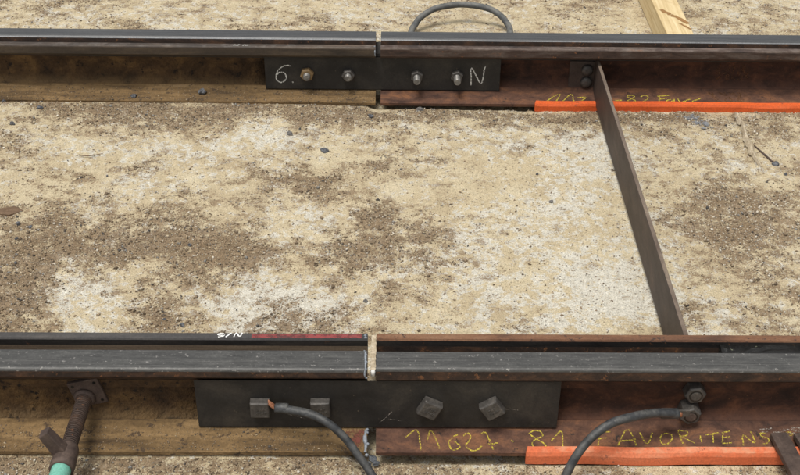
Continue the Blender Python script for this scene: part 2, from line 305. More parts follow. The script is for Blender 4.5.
M['wood'] = wood_mat()
M['wood_crack'] = worn_paint('brown_split_in_wood', (0.34, 0.18, 0.06), (0.22, 0.12, 0.045), 60, 0.3, 0.45)
M['chalk_yellow'] = worn_paint('yellow_chalk', (0.78, 0.64, 0.07), (0.55, 0.43, 0.06), 240, 0.41, 0.66)
M['chalk_yellow_thin'] = worn_paint('thin_yellow_chalk', (0.7, 0.58, 0.07), (0.55, 0.43, 0.05), 330, 0.42, 0.6)
M['chalk_white'] = worn_paint('white_chalk', (0.8, 0.8, 0.76), (0.62, 0.62, 0.58), 260, 0.36, 0.58)
M['paint_white'] = worn_paint('white_paint', (0.85, 0.85, 0.83), (0.8, 0.8, 0.78), 200, 0.1, 0.25)
M['red_paint'] = worn_paint('red_marking_paint', (0.3, 0.045, 0.045), (0.17, 0.055, 0.05), 60, 0.30, 0.56, 0.6)
M['primer'] = worn_paint('red_primer', (0.17, 0.045, 0.03), (0.1, 0.04, 0.028), 70, 0.38, 0.6)
M['rust_streak'] = worn_paint('orange_rust_run', (0.16, 0.07, 0.028), (0.11, 0.05, 0.022), 120, 0.42, 0.66)
M['scratch'] = worn_paint('pale_scratch', (0.4, 0.36, 0.32), (0.28, 0.24, 0.2), 200, 0.44, 0.62)
M['smear'] = worn_paint('blue_grey_paint_smear', (0.17, 0.18, 0.2), (0.25, 0.26, 0.27), 55, 0.46, 0.58)


def ground_mat():
    s = NT('sandy_concrete')
    g = s.n('ShaderNodeAttribute', attribute_name='grit')
    w = s.n('ShaderNodeAttribute', attribute_name='pale')
    tc = s.n('ShaderNodeTexCoord')
    v = tc.outputs['Object']
    n1 = s.noise(v, 9, 7, 0.65, 0.6)
    n2 = s.noise(v, 60, 6, 0.7)
    n3 = s.noise(v, 260, 4, 0.7)
    n4 = s.noise(v, 110, 5, 0.75, 0.8)
    n6 = s.noise(v, 38, 7, 0.72, 0.5)
    n7 = s.noise(v, 24, 8, 0.75, 0.3)
    n5 = s.noise(v, 430, 2, 0.6)
    sand = s.ramp(n1, [(0.28, (0.43, 0.345, 0.22)), (0.5, (0.53, 0.445, 0.295)), (0.72, (0.61, 0.535, 0.38))])
    pale = s.ramp(n4, [(0.3, (0.50, 0.46, 0.37)), (0.55, (0.635, 0.61, 0.53)), (0.75, (0.73, 0.715, 0.66))])
    pk = s.math('ADD', w.outputs['Fac'], s.math('MULTIPLY', s.math('SUBTRACT', n6, 0.5), 2.8))
    pk = s.math('ADD', pk, s.math('MULTIPLY', s.math('SUBTRACT', n2, 0.5), 1.6))
    c = s.mix(s.ramp(pk, [(0.42, 0.0), (0.58, 0.95)]), sand, pale)
    brown = s.ramp(n2, [(0.28, (0.105, 0.07, 0.041)), (0.5, (0.205, 0.143, 0.087)), (0.74, (0.35, 0.262, 0.165))])
    gk = s.math('ADD', g.outputs['Fac'], s.math('MULTIPLY', s.math('SUBTRACT', n7, 0.5), 2.4))
    gk = s.math('ADD', gk, s.math('MULTIPLY', s.math('SUBTRACT', n2, 0.5), 2.4))
    gk = s.math('ADD', gk, s.math('MULTIPLY', s.math('SUBTRACT', n3, 0.5), 3.0))
    c = s.mix(s.ramp(gk, [(0.43, 0.0), (0.66, 0.92)]), c, brown)
    c = s.mix(0.85, c, s.ramp(n3, [(0.28, 0.42), (0.48, 0.95), (0.72, 1.25)]), 'MULTIPLY')
    c = s.mix(0.7, c, s.ramp(n5, [(0.25, 0.45), (0.5, 1.0), (0.75, 1.25)]), 'MULTIPLY')
    # dark pinholes and small chips
    vo = s.n('ShaderNodeTexVoronoi')
    vo.inputs['Scale'].default_value = 95
    s.l(v, vo.inputs['Vector'])
    pit = s.ramp(vo.outputs['Distance'], [(0.1, 1.0), (0.24, 0.0)])
    pit = s.math('MULTIPLY', pit, s.ramp(n2, [(0.44, 0.0), (0.56, 0.9)]))
    c = s.mix(pit, c, (0.12, 0.092, 0.065))
    s.l(c, s.b.inputs['Base Color'])
    s.b.inputs['Roughness'].default_value = 0.95
    s.b.inputs['Specular IOR Level'].default_value = 0.2
    h = s.math('ADD', s.math('MULTIPLY', n3, 0.5), n2)
    h = s.math('SUBTRACT', h, s.math('MULTIPLY', pit, 0.8))
    s.bump(h, 0.75, 0.0045)
    return s.m


def grain_mat():
    s = NT('mixed_grit')
    a = s.n('ShaderNodeAttribute', attribute_name='tone')
    s.l(a.outputs['Color'], s.b.inputs['Base Color'])
    s.b.inputs['Roughness'].default_value = 0.9
    return s.m


M['ground'] = ground_mat()
M['grain'] = grain_mat()

# ------------------------------------------------------------------ object helpers
class Frame:
    """A base frame: the near rail line is turned by a fraction of a degree, the far one is not."""
    def __init__(s, origin, yaw):
        s.o, s.yaw = np.array(origin, float), yaw
    def world(s, p):
        c, q = math.cos(s.yaw), math.sin(s.yaw)
        x, y, z = p
        return Vector((c * x - q * y + s.o[0], q * x + c * y + s.o[1], z + s.o[2]))

NEAR = Frame((0, 0, 0), NEAR_YAW)
FAR = Frame((0, WEB, FAR_Z), 0.0)
GROUND = Frame((0, 0, 0), 0.0)


def tag(o, label=None, cat=None, group=None, kind=None):
    for k, v in (('label', label), ('category', cat), ('group', group), ('kind', kind)):
        if v:
            o[k] = v
    return o


def thing(name, label, cat, frame, base, group=None):
    o = bpy.data.objects.new(name, None)
    o.empty_display_size = 0.05
    col.objects.link(o)
    o.location = frame.world(base)
    o.rotation_euler = (0, 0, frame.yaw)
    tag(o, label, cat, group)
    BASE[o.name] = (frame, np.array(base, float))
    return o

BASE = {}


def root_of(o):
    while o.parent:
        o = o.parent
    return o


class MB:
    def __init__(s):
        s.v, s.f, s.m, s.sm = [], [], [], []
    def add(s, verts, faces, mi=0, smooth=False):
        k = len(s.v)
        s.v += [tuple(map(float, p)) for p in verts]
        s.f += [tuple(i + k for i in f) for f in faces]
        s.m += [mi] * len(faces)
        s.sm += [smooth] * len(faces)
        return s
    def prism(s, poly, x0, x1, mi=0, mirror=1, edge_mi=None):
        """Extrude a (u, z) outline along x; mirror = -1 turns u round for the far rail."""
        n = len(poly)
        V = [(x0, mirror * u, z) for u, z in poly] + [(x1, mirror * u, z) for u, z in poly]
        for i in range(n):
            j = (i + 1) % n
            pass
        F = [(i, (i + 1) % n, n + (i + 1) % n, n + i) for i in range(n)]
        k = len(s.v)
        s.add(V, F, mi)
        if edge_mi:
            for i, e in edge_mi.items():
                s.m[len(s.m) - n + i] = e
        s.add([], [])
        s.f += [tuple(k + i for i in range(n)), tuple(k + n + i for i in range(n))]
        s.m += [mi, mi]
        s.sm += [False, False]
        return s
    def box(s, a, b, mi=0):
        (x0, y0, z0), (x1, y1, z1) = a, b
        V = [(x, y, z) for x in (x0, x1) for y in (y0, y1) for z in (z0, z1)]
        s.add(V, [(0, 1, 3, 2), (4, 6, 7, 5), (0, 4, 5, 1), (2, 3, 7, 6), (0, 2, 6, 4), (1, 5, 7, 3)], mi)
        return s
    def lathe(s, prof, c, axis='y', n=24, mi=0, smooth=True, phase=0.0, caps=True):
        """prof: list of (along, radius); rings round an axis through c."""
        V, F = [], []
        for a, r in prof:
            for k in range(n):
                t = 2 * math.pi * k / n + phase
                p, q = r * math.cos(t), r * math.sin(t)
                V.append((c[0] + p, c[1] + a, c[2] + q) if axis == 'y' else (c[0] + a, c[1] + p, c[2] + q) if axis == 'x' else (c[0] + p, c[1] + q, c[2] + a))
        for i in range(len(prof) - 1):
            for k in range(n):
                F.append((i * n + k, i * n + (k + 1) % n, (i + 1) * n + (k + 1) % n, (i + 1) * n + k))
        s.add(V, F, mi, smooth)
        if caps:
            k = len(s.v) - len(V)
            s.f += [tuple(k + i for i in range(n)), tuple(k + (len(prof) - 1) * n + i for i in range(n))]
            s.m += [mi, mi]
            s.sm += [False, False]
        return s
    def tube(s, pts, rad, n=14, mi=0, steps=8):
        P = spline(pts, steps)
        rad = [rad] * len(P) if isinstance(rad, (int, float)) else list(np.interp(np.linspace(0, 1, len(P)), np.linspace(0, 1, len(rad)), rad))
        V, F = [], []
        ref = Vector((0.3, 0.2, 1)).normalized()
        for i, p in enumerate(P):
            t = Vector(P[min(i + 1, len(P) - 1)]) - Vector(P[max(i - 1, 0)])
            t.normalize()
            a = (ref - t * ref.dot(t)).normalized()
            ref = a
            b = t.cross(a)
            for k in range(n):
                w = 2 * math.pi * k / n
                V.append(Vector(p) + (a * math.cos(w) + b * math.sin(w)) * rad[i])
        for i in range(len(P) - 1):
            for k in range(n):
                F.append((i * n + k, i * n + (k + 1) % n, (i + 1) * n + (k + 1) % n, (i + 1) * n + k))
        s.add(V, F, mi, True)
        k = len(s.v) - len(V)
        s.f += [tuple(k + i for i in range(n)), tuple(k + (len(P) - 1) * n + i for i in range(n))]
        s.m += [mi, mi]
        s.sm += [False, False]
        return s
    def ribbon(s, pts, normal, width, mi=0, jitter=0.0004):
        """A flat stroke lying on a surface."""
        P = spline(pts, 5) if len(pts) > 2 else [tuple(np.array(pts[0]) + (np.array(pts[1]) - np.array(pts[0])) * k / 8) for k in range(9)]
        nrm = Vector(normal).normalized()
        V = []
        for i, p in enumerate(P):
            t = Vector(P[min(i + 1, len(P) - 1)]) - Vector(P[max(i - 1, 0)])
            if t.length < 1e-9:
                t = Vector((1, 0, 0))
            sd_ = t.normalized().cross(nrm)
            w = width * random.uniform(0.7, 1.2) / 2
            j = random.gauss(0, jitter)
            V += [Vector(p) + sd_ * (w + j), Vector(p) - sd_ * (w - j)]
        s.add(V, [(2 * i, 2 * i + 1, 2 * i + 3, 2 * i + 2) for i in range(len(P) - 1)], mi)
        return s
    def build(s, name, mats, parent=None, label=None, bevel=0.0, seg=2, recalc=True, origin=None):
        me = bpy.data.meshes.new(name)
        org = np.zeros(3)
        if parent is not None:
            org = BASE[root_of(parent).name][1]
        elif origin is not None:
            org = np.array(origin, float)
        V = [tuple(np.array(p) - org) for p in s.v]
        me.from_pydata(V, [], s.f)
        if not isinstance(mats, (list, tuple)):
            mats = [mats]
        for m in mats:
            me.materials.append(M[m])
        me.polygons.foreach_set('material_index', s.m)
        me.polygons.foreach_set('use_smooth', s.sm)
        if recalc or bevel:
            bm = bmesh.new()
            bm.from_mesh(me)
            bmesh.ops.remove_doubles(bm, verts=bm.verts, dist=1e-6)
            bmesh.ops.recalc_face_normals(bm, faces=bm.faces)
            if bevel:
                ed = [e for e in bm.edges if len(e.link_faces) == 2 and e.calc_face_angle(0) > 0.5]
                bmesh.ops.bevel(bm, geom=ed, offset=bevel, segments=seg, profile=0.6, affect='EDGES', clamp_overlap=True)
            bm.to_mesh(me)
            bm.free()
        me.update()
        o = bpy.data.objects.new(name, me)
        col.objects.link(o)
        if parent is not None:
            o.parent = parent
        if label:
            o['label'] = label
        return o


def spline(pts, steps):
    P = [np.array(p, float) for p in pts]
    if len(P) < 3:
        return [tuple(p) for p in P]
    Q = [2 * P[0] - P[1]] + P + [2 * P[-1] - P[-2]]
    out = []
    for i in range(1, len(Q) - 2):
        a, b, c, d = Q[i - 1:i + 3]
        for k in range(steps):
            t = k / steps
            out.append(tuple(0.5 * ((2 * b) + (c - a) * t + (2 * a - 5 * b + 4 * c - d) * t * t + (3 * b - a - 3 * c + d) * t ** 3)))
    out.append(tuple(P[-1]))
    return out


# ------------------------------------------------------------------ noise fields for the ground
TAB = rng.random((256, 256))


def vnoise(x, y, f, seed=0):
    x = x * f + seed * 17.31
    y = y * f + seed * 9.77
    xi, yi = np.floor(x).astype(int), np.floor(y).astype(int)
    a, b = x - xi, y - yi
    a, b = a * a * (3 - 2 * a), b * b * (3 - 2 * b)
    g = lambda i, j: TAB[i % 256, j % 256]
    return (g(xi, yi) * (1 - a) + g(xi + 1, yi) * a) * (1 - b) + (g(xi, yi + 1) * (1 - a) + g(xi + 1, yi + 1) * a) * b


def fbm(x, y, f, octs, seed=0, gain=0.55):
    t, amp, tot = 0, 1.0, 0
    for k in range(octs):
        t = t + amp * vnoise(x, y, f * 2.03 ** k, seed + k * 3)
        tot += amp
        amp *= gain
    return t / tot


def blobs(x, y, L):
    wx = x + 0.10 * (fbm(x, y, 7, 4, 41) - 0.5)
    wy = y + 0.16 * (fbm(x, y, 7, 4, 57) - 0.5)
    t = np.zeros_like(x)
    for cx, cy, rx, ry, s in L:
        d = ((wx - cx) / rx) ** 2 + ((wy - cy) / ry) ** 2
        t += s * np.exp(-0.8 * d ** 1.5)
    return t


def grit_mask(x, y):
    m = 0.31 + 0.33 * blobs(x, y, GRIT)
    m += 0.10 * sstep(-0.55, -0.95, x) * sstep(1.2, 0.9, y) + 0.10 * sstep(0.2, 0.1, np.abs(WEB - y - 0.02))
    m += 0.85 * (fbm(x, y * 1.25, 6, 5, 3) - 0.5) + 1.0 * (fbm(x, y * 1.4, 22, 5, 11) - 0.5)
    front = np.clip((-0.07 - y) / 0.04, 0, 1)
    m += front * np.where(x < 0.2, 0.42, 0.16)
    back = np.clip((y - WEB) / 0.2, 0, 1)
    m += back * (-0.02)
    clean = sstep(0.12, 0.3, x) * sstep(0.72, 0.6, x) * sstep(1.3, 1.15, y)
    m -= 0.13 * clean
    return np.clip(m, 0, 1)


def pale_mask(x, y):
    m = 0.3 + 0.4 * blobs(x, y, PALE) + 0.7 * (fbm(x, y, 8, 5, 23) - 0.5)
    return np.clip(m, 0, 1)


def sstep(a, b, t):
    t = np.clip((t - a) / (b - a), 0, 1)
    return t * t * (3 - 2 * t)


def ground_h(x, y, g=None):
    if g is None:
        g = grit_mask(x, y)
    z = -0.007 + 0.007 * (fbm(x, y, 3, 4, 5) - 0.5) + 0.003 * (fbm(x, y, 30, 4, 8) - 0.5)
    z += 0.0055 * (fbm(x, y, 110, 3, 13) - 0.5) * (0.25 + sstep(0.35, 0.7, g))
    z += 0.002 * sstep(0.35, 0.65, g)
    left = sstep(-0.005, -0.05, x)
    uf = WEB - y                                  # distance inside the far rail's web
    edge = sstep(0.30, 0.10, uf) * sstep(0.0, 0.05, uf)
    z = z * (1 - 0.65 * left * edge) - 0.0025 * left * edge
    z += sstep(0.0, -0.22, x) * 0.0085 * np.exp(-((uf - 0.1) / 0.09) ** 2)
    # a crack where the slab meets the buried feet
    ck = 0.35 + 0.9 * vnoise(x, y, 9, 77)
    for uu in (-(y - NEAR_YAW * x), uf):
        z -= left * ck * 0.013 * np.exp(-((uu - 0.0925) / 0.0042) ** 2)
    front = sstep(-0.07, -0.1, y)
    z += front * (left * 0.006 - (1 - left) * 0.010)
    z -= (1 - left) * 0.006 * np.exp(-((uf - 0.1) / 0.06) ** 2)
    # hollow under the right-hand rails' feet
    for uu in (y - NEAR_YAW * x, uf):
        z -= (1 - left) * 0.028 * sstep(0.098, 0.084, np.abs(uu))
        z -= left * 0.02 * sstep(0.085, 0.06, np.abs(uu))
    # a thin ridge of concrete left by a shuttering joint
    for (x0, y0), (x1, y1) in zip(RIDGE[:-1], RIDGE[1:]):
        dx, dy = x1 - x0, y1 - y0
        t = np.clip(((x - x0) * dx + (y - y0) * dy) / (dx * dx + dy * dy), 0, 1)
        d = np.hypot(x - x0 - t * dx, (y - y0 - t * dy))
        z += 0.011 * np.exp(-(d / 0.006) ** 2)
    return z


def axis_coords(lo, hi, step, far):
    core = np.arange(lo, hi + step / 2, step)
    out, d = [], step
    p = hi
    while p < far:
        d *= 1.35
        p += d
        out.append(p)
    out = np.array(out)
    return np.concatenate([(lo + hi - out)[::-1], core, out])


def build_ground():
    xs = axis_coords(-1.5, 1.62, 0.0042, 400.0)
    ys = axis_coords(-0.3, 2.4, 0.0042, 400.0)
    X, Y = np.meshgrid(xs, ys)
    x, y = X.ravel(), Y.ravel()
    g = grit_mask(x, y)
    w = pale_mask(x, y)
    inside = (x > -1.6) & (x < 1.7) & (y > -0.4) & (y < 2.5)
    z = np.where(inside, ground_h(x, y, g), -0.007)
    nx, ny = len(xs), len(ys)
    idx = np.arange(nx * ny).reshape(ny, nx)
    q = np.stack([idx[:-1, :-1], idx[:-1, 1:], idx[1:, 1:], idx[1:, :-1]], -1).reshape(-1, 4)
    me = bpy.data.meshes.new('ground')
    me.vertices.add(nx * ny)
    me.vertices.foreach_set('co', np.stack([x, y, z], 1).ravel())
    me.loops.add(q.size)
    me.loops.foreach_set('vertex_index', q.ravel())
    me.polygons.add(len(q))
    me.polygons.foreach_set('loop_start', np.arange(0, q.size, 4))
    me.polygons.foreach_set('loop_total', np.full(len(q), 4))
    me.update()
    me.polygons.foreach_set('use_smooth', np.ones(len(q), bool))
    for nm, val in (('grit', g), ('pale', w)):
        at = me.attributes.new(nm, 'FLOAT', 'POINT')
        at.data.foreach_set('value', val.astype(np.float32))
    me.materials.append(M['ground'])
    o = bpy.data.objects.new('ground', me)
    col.objects.link(o)
    tag(o, 'sandy weathered concrete slab with brown gravelly patches under the rails', 'ground', kind='structure')


def build_grit(n=420000, keep=105000):
    x = rng.uniform(-1.45, 1.6, n)
    y = rng.uniform(-0.26, 2.35, n)
    g = grit_mask(x, y)
    pr = 0.05 + 0.95 * sstep(0.30, 0.8, g + 0.12 * (rng.random(n) - 0.5))
    u1, u2 = np.abs(y - NEAR_YAW * x), np.abs(WEB - y)
    ok = (rng.random(n) < pr) & (u1 > 0.093) & (u2 > 0.093)
    x, y, g = x[ok][:keep], y[ok][:keep], g[ok][:keep]
    n = len(x)
    r = np.clip(np.exp(rng.normal(math.log(0.0014), 0.52, n)), 0.0006, 0.0052)
    z = ground_h(x, y, g) + r * 0.25
    # dirt that has settled on the feet of the two left-hand rail lengths
    m = 5200
    xf = rng.uniform(-1.4, -0.03, m)
    uf = 0.088 - 0.055 * rng.random(m) ** 1.6
    far = rng.random(m) < 0.5
    rf = np.clip(np.exp(rng.normal(math.log(0.0010), 0.45, m)), 0.0005, 0.003)
    yf = np.where(far, WEB - uf, NEAR_YAW * xf - uf)
    zf = 0.0105 + (0.088 - uf) * 0.0133 / 0.058 + np.where(far, FAR_Z, 0.0) + rf * 0.3
    x, y, z, r, g = (np.concatenate(p) for p in ((x, xf), (y, yf), (z, zf), (r, rf), (g, np.ones(m))))
    n = len(x)
    base = np.array([(1, 0, 0), (0, 1, 0), (-1, 0, 0), (0, -1, 0), (0, 0, 1), (0, 0, -1)], float)
    tri = np.array([(0, 1, 4), (1, 2, 4), (2, 3, 4), (3, 0, 4), (1, 0, 5), (2, 1, 5), (3, 2, 5), (0, 3, 5)])
    a = rng.uniform(0, 2 * math.pi, n)
    V = base[None] * rng.uniform(0.65, 1.35, (n, 6, 1)) + rng.normal(0, 0.22, (n, 6, 3))
    V *= (r[:, None] * np.stack([np.ones(n), rng.uniform(0.6, 1, n), rng.uniform(0.5, 0.9, n)], 1))[:, None, :]
    c, s = np.cos(a)[:, None], np.sin(a)[:, None]
    V = np.stack([c * V[..., 0] - s * V[..., 1], s * V[..., 0] + c * V[..., 1], V[..., 2]], -1)
    V += np.stack([x, y, z], 1)[:, None, :]
    T = (tri[None] + 6 * np.arange(n)[:, None, None]).reshape(-1, 3)
    me = bpy.data.meshes.new('loose_grit')
    me.vertices.add(6 * n)
    me.vertices.foreach_set('co', V.ravel())
    me.loops.add(T.size)
    me.loops.foreach_set('vertex_index', T.ravel())
    me.polygons.add(len(T))
    me.polygons.foreach_set('loop_start', np.arange(0, T.size, 3))
    me.polygons.foreach_set('loop_total', np.full(len(T), 3))
    me.update()
    pal = np.array([(0.13, 0.095, 0.06), (0.19, 0.14, 0.09), (0.27, 0.2, 0.13), (0.36, 0.28, 0.18), (0.48, 0.4, 0.28), (0.58, 0.53, 0.44), (0.075, 0.068, 0.062), (0.24, 0.23, 0.21)])
    pick = rng.choice(len(pal), n, p=[0.2, 0.2, 0.16, 0.13, 0.12, 0.08, 0.05, 0.06])
    # the patch on the right holds more white chips
    white = (x > 0.75) & (rng.random(n) < 0.2)
    pick[white] = 5
    pick[-m:] = rng.choice([0, 1, 2, 3, 6], m)
    t = np.concatenate([pal[pick] * rng.uniform(0.8, 1.15, (n, 1)), np.ones((n, 1))], 1)
    at = me.attributes.new('tone', 'FLOAT_COLOR', 'POINT')
    at.data.foreach_set('color', np.repeat(t, 6, 0).astype(np.float32).ravel())
    me.materials.append(M['grain'])
    o = bpy.data.objects.new('loose_grit', me)
    col.objects.link(o)
    tag(o, 'loose brown and white grit lying over the concrete slab', 'grit', kind='stuff')


build_ground()
build_grit()

# ------------------------------------------------------------------ rails
def arc(cx, cz, r, a0, a1, n=5):
    return [(cx + r * math.cos(R(a0 + (a1 - a0) * i / n)), cz + r * math.sin(R(a0 + (a1 - a0) * i / n))) for i in range(n + 1)]


def rail_profiles(gauge=0.012, outer=-0.044, side=0.150):
    """Grooved tram rail, u grows towards the inside of the track."""
    top = 0.180
    head = [(-0.008, 0.120), (outer + 0.004, side - 0.003), (outer, side + 0.002)] + arc(outer + 0.007, top - 0.007, 0.007, 180, 90, 4) \
        + arc(gauge - 0.009, top - 0.009, 0.009, 90, 0, 5) + [(gauge + 0.003, 0.142), (gauge + 0.008, 0.134), (gauge + 0.010, 0.120)]
    lz = 0.1765
    lip = [(gauge + 0.010, 0.120), (gauge + 0.0081, 0.1338), (0.040, 0.133)] + [(0.0465, 0.140), (0.0474, 0.1595), (0.048, lz - 0.004)] + [(0.050, lz)] \
        + arc(0.069 - 0.006, lz - 0.006, 0.006, 90, 0, 4) + [(0.069, 0.150), (0.066, 0.145), (0.009, 0.115)]
    fil = []
    for k in range(13):
        t = k / 12
        fil.append(((1 - t) ** 2 * 0.036 + 2 * t * (1 - t) * 0.009 + t * t * 0.0066, (1 - t) ** 2 * 0.0224 + 2 * t * (1 - t) * 0.028 + t * t * 0.062))
    lo, hi = fil[:5], fil[4:]
    web = [(-hi[0][0], 0.024), (hi[0][0], 0.024)] + hi + [(0.0065, 0.100), (0.010, 0.1195), (-0.009, 0.1195), (-0.0065, 0.100)] + [(-u, z) for u, z in hi[::-1]]
    foot = [(-0.090, 0.0), (0.090, 0.0), (0.0905, 0.0085), (0.088, 0.0105)] + lo + [(-u, z) for u, z in lo[::-1]] + [(-0.088, 0.0105), (-0.0905, 0.0085)]
    return head, lip, web, foot


def make_rail(label, frame, mirror, x0, x1, mats, prof):
    head, lip, web, foot = prof
    base = ((x0 if abs(x0) < abs(x1) else x1), 0, 0)
    t = thing('grooved_rail', label, 'rail', frame, base, 'rail lengths of the tram track')
    top_e = {i: 0 for i in range(len(head))}
    hm = MB().prism(head, x0, x1, 1, mirror)
    for k, f in enumerate(hm.f[:len(head)]):
        a, b = head[k], head[(k + 1) % len(head)]
        if min(a[1], b[1]) > 0.1725 and a[0] < 0.012:
            hm.m[k] = 0
            if a[0] > 0.0085 and b[0] > 0.0085:
                hm.m[k] = 2
    h = hm.build('running_head', [mats['top'], mats['side'], mats['corner']], t)
    lm = MB().prism(lip, x0, x1, 1, mirror)
    for k, f in enumerate(lm.f[:len(lip)]):
        a, b = lip[k], lip[(k + 1) % len(lip)]
        if min(a[1], b[1]) > 0.168:
            lm.m[k] = 0
        elif max(a[0], b[0]) < 0.0485 and max(a[1], b[1]) > 0.1335:
            lm.m[k] = 2 if max(a[1], b[1]) > 0.162 else 3
    lm.build('guard_lip', [mats['lip'], mats['lip_side'], mats['groove'], mats['groove_low']], t)
    wm = MB().prism(web, x0, x1, 0, mirror)
    for k in range(len(web)):
        wm.sm[k] = max(web[k][1], web[(k + 1) % len(web)][1]) < 0.11
    wm.build('web', mats['web'], t)
    MB().prism(foot, x0, x1, 0, mirror).build('foot', mats['foot'], t)
    return t


LEFT_X, RIGHT_X = -3.2, 3.4
rail_nl = make_rail('near rail length left of the joint, brown web, red paint on its guard lip', NEAR, 1, LEFT_X, -0.0075,
                    dict(top='head', corner='corner_brown', side='head_side', lip='lip_dark', lip_side='lip_dark', groove='groove_face', groove_low='corner_brown', web='web_left', foot='foot_left'), rail_profiles(0.014, -0.047, 0.158))
rail_nr = make_rail('near rail length right of the joint, dark rust with yellow chalk along its foot', NEAR, 1, 0.0095, RIGHT_X,
                    dict(top='head', corner='head', side='head_side', lip='lip_rust', lip_side='head_side', groove='groove_face', groove_low='head_side', web='web_right', foot='foot_right'), rail_profiles())
rail_fl = make_rail('far rail length left of the joint, its brown foot half buried in sand', FAR, -1, LEFT_X, FAR_X - 0.0075,
                    dict(top='head_far', corner='polished', side='head_side', lip='lip_far_left', lip_side='lip_side_left', groove='groove_face', groove_low='groove_face', web='web_left', foot='foot_left'), rail_profiles())
rail_fr = make_rail('far rail length right of the joint, dark rust with faint yellow chalk writing', FAR, -1, FAR_X + 0.0075, RIGHT_X,
                    dict(top='head_far', corner='polished', side='head_side', lip='lip_far_right', lip_side='lip_side_right', groove='groove_face', groove_low='groove_face', web='web_right', foot='foot_right'), rail_profiles())

# writing and paint on the rails
def foot_z(u):
    return 0.0105 + (0.088 - abs(u)) * (0.0238 - 0.0105) / 0.058


FN = (0, -0.0133, 0.058)
def characters(strokes, counts, place, normal, width, name, mat, parent):
    k = 0
    for n_ in counts:
        mb = MB()
        for st in strokes[k:k + n_]:
            mb.ribbon([place(*p) for p in st], normal, width)
        k += n_
        mb.build(name, mat, parent, recalc=False)

characters(CHALK_NEAR, (1, 1, 1, 1, 2, 1, 1, 1, 3, 2, 1, 1, 2, 1, 2, 4, 1, 1, 2, 2), lambda x, u: (x, max(u, -0.0865), foot_z(max(u, -0.0865)) + 0.0007), FN, 0.0029, 'chalk_character', 'chalk_yellow', rail_nr)
characters(CHALK_FAR, (2, 1, 1, 1, 1, 1, 3, 1, 2, 1), lambda x, u: (x, -min(u, 0.0865), foot_z(min(u, 0.0865)) + 0.0007), FN, 0.0042, 'chalk_character', 'chalk_yellow_thin', rail_fr)
xc = sum(p[0] for p in CHALK_LIP[0]) / len(CHALK_LIP[0])
CHALK_LIP[0] = [(xc + 0.0062 * math.cos(R(a)), 0.0612 + 0.0033 * math.sin(R(a))) for a in range(0, 361, 30)] + [(xc + 0.0045, 0.0555), (xc - 0.005, 0.0525)]
characters(CHALK_LIP, (1, 1, 1), lambda x, u: (x, 0.0525 + (u - 0.0525) * 0.9, 0.1771), (0, 0, 1), 0.0025, 'painted_character', 'paint_white', rail_nl)
mb = MB()
mb.ribbon([(-0.234 + 0.215 * k / 12, 0.0568, 0.1769) for k in range(13)], (0, 0, 1), 0.0125, jitter=0.0005)
mb.build('red_paint_mark', 'red_paint', rail_nl, 'red paint stripe on the guard lip', recalc=False)
mb = MB()
for k in range(9):
    x = 1.005 + 0.012 * k + random.uniform(-0.006, 0.006)
    zt = random.uniform(0.075, 0.115)
    mb.ribbon([(x + 0.02 * (0.115 - z) / 0.07 * random.uniform(-0.6, 0.3), -0.0078, z) for z in np.linspace(zt, 0.05, 5)], (0, -1, 0), 0.005, jitter=0.001)
    mb.ribbon([(x - 0.02 + random.uniform(-0.01, 0.01) + 0.01 * k_, -u, foot_z(u) + 0.0006) for k_, u in enumerate((0.032, 0.05, 0.07, 0.085))], FN, 0.006, jitter=0.001)
tag(mb.build('rust_run', 'rust_streak', rail_fr, 'orange rust runs down the web', recalc=False), kind='stuff')
mb = MB()
for k in range(12):
    x = 0.755 + random.uniform(0, 0.1)
    u = -0.034 - random.uniform(0, 0.012)
    mb.ribbon([(x, u, foot_z(u) + 0.0006), (x + random.uniform(0.008, 0.03), u + random.uniform(-0.002, 0.002), foot_z(u) + 0.0008)], FN, 0.0025)
tag(mb.build('scratch', 'scratch', rail_nr, 'pale scratches on the foot', recalc=False), kind='stuff')
mb = MB()
for st in ([(-0.430, -0.056), (-0.424, -0.062), (-0.432, -0.066)], [(-0.418, -0.066), (-0.418, -0.056), (-0.412, -0.06)], [(-0.405, -0.066), (-0.40, -0.056), (-0.395, -0.064), (-0.39, -0.056)]):
    mb.ribbon([(x, u, 0.1772) for x, u in st], (0, 0, 1), 0.0022)
tag(mb.build('painted_number', 'chalk_white', rail_fl, 'small faint white marks on the guard lip', recalc=False), kind='stuff')

mb = MB()
mb.ribbon([(-0.05 + 0.036 * k / 8, -0.062, foot_z(0.062) + 0.0006) for k in range(9)], FN, 0.042, jitter=0.002)
mb.build('red_primer_mark', 'primer', rail_nl, 'patch of red primer on the foot beside the joint', recalc=False)

# black filling in the groove of the near right rail
mb = MB()
n = 60
V, F = [], []
for i in range(n + 1):
    x = 0.68 + (RIGHT_X - 0.7) * (i / n) ** 2
    for u in (0.0195, 0.028, 0.036, 0.0472):
        V.append((x, u, 0.166 + random.uniform(-0.0015, 0.0015) - (0.004 if i == 0 else 0)))
for i in range(n):
    for k in range(3):
        F.append((4 * i + k, 4 * i + k + 1, 4 * i + k + 5, 4 * i + k + 4))
W0 = len(V)
V += [(x, u, 0.136) for x in (0.68, RIGHT_X - 0.02) for u in (0.024, 0.043)]
F += [(0, W0, W0 + 1, 3, 2, 1), (4 * n, 4 * n + 1, 4 * n + 2, 4 * n + 3, W0 + 3, W0 + 2)]
mb.add(V, F, 0, False)
mb.build('groove_filling', 'groove_black', rail_nr, 'wet black filling in the groove')

# ------------------------------------------------------------------ bolts and nuts
def ngon_nut(mb, c, r, depth, n, phase, direction=-1, chamfer=0.0025, mi=0):
    """A nut or bolt head standing on plane y = c[1], pointing to -y (direction -1)."""
    d = direction
    mb.lathe([(0, r), (d * (depth - chamfer), r), (d * depth, r - chamfer)], c, 'y', n, mi, False, phase)


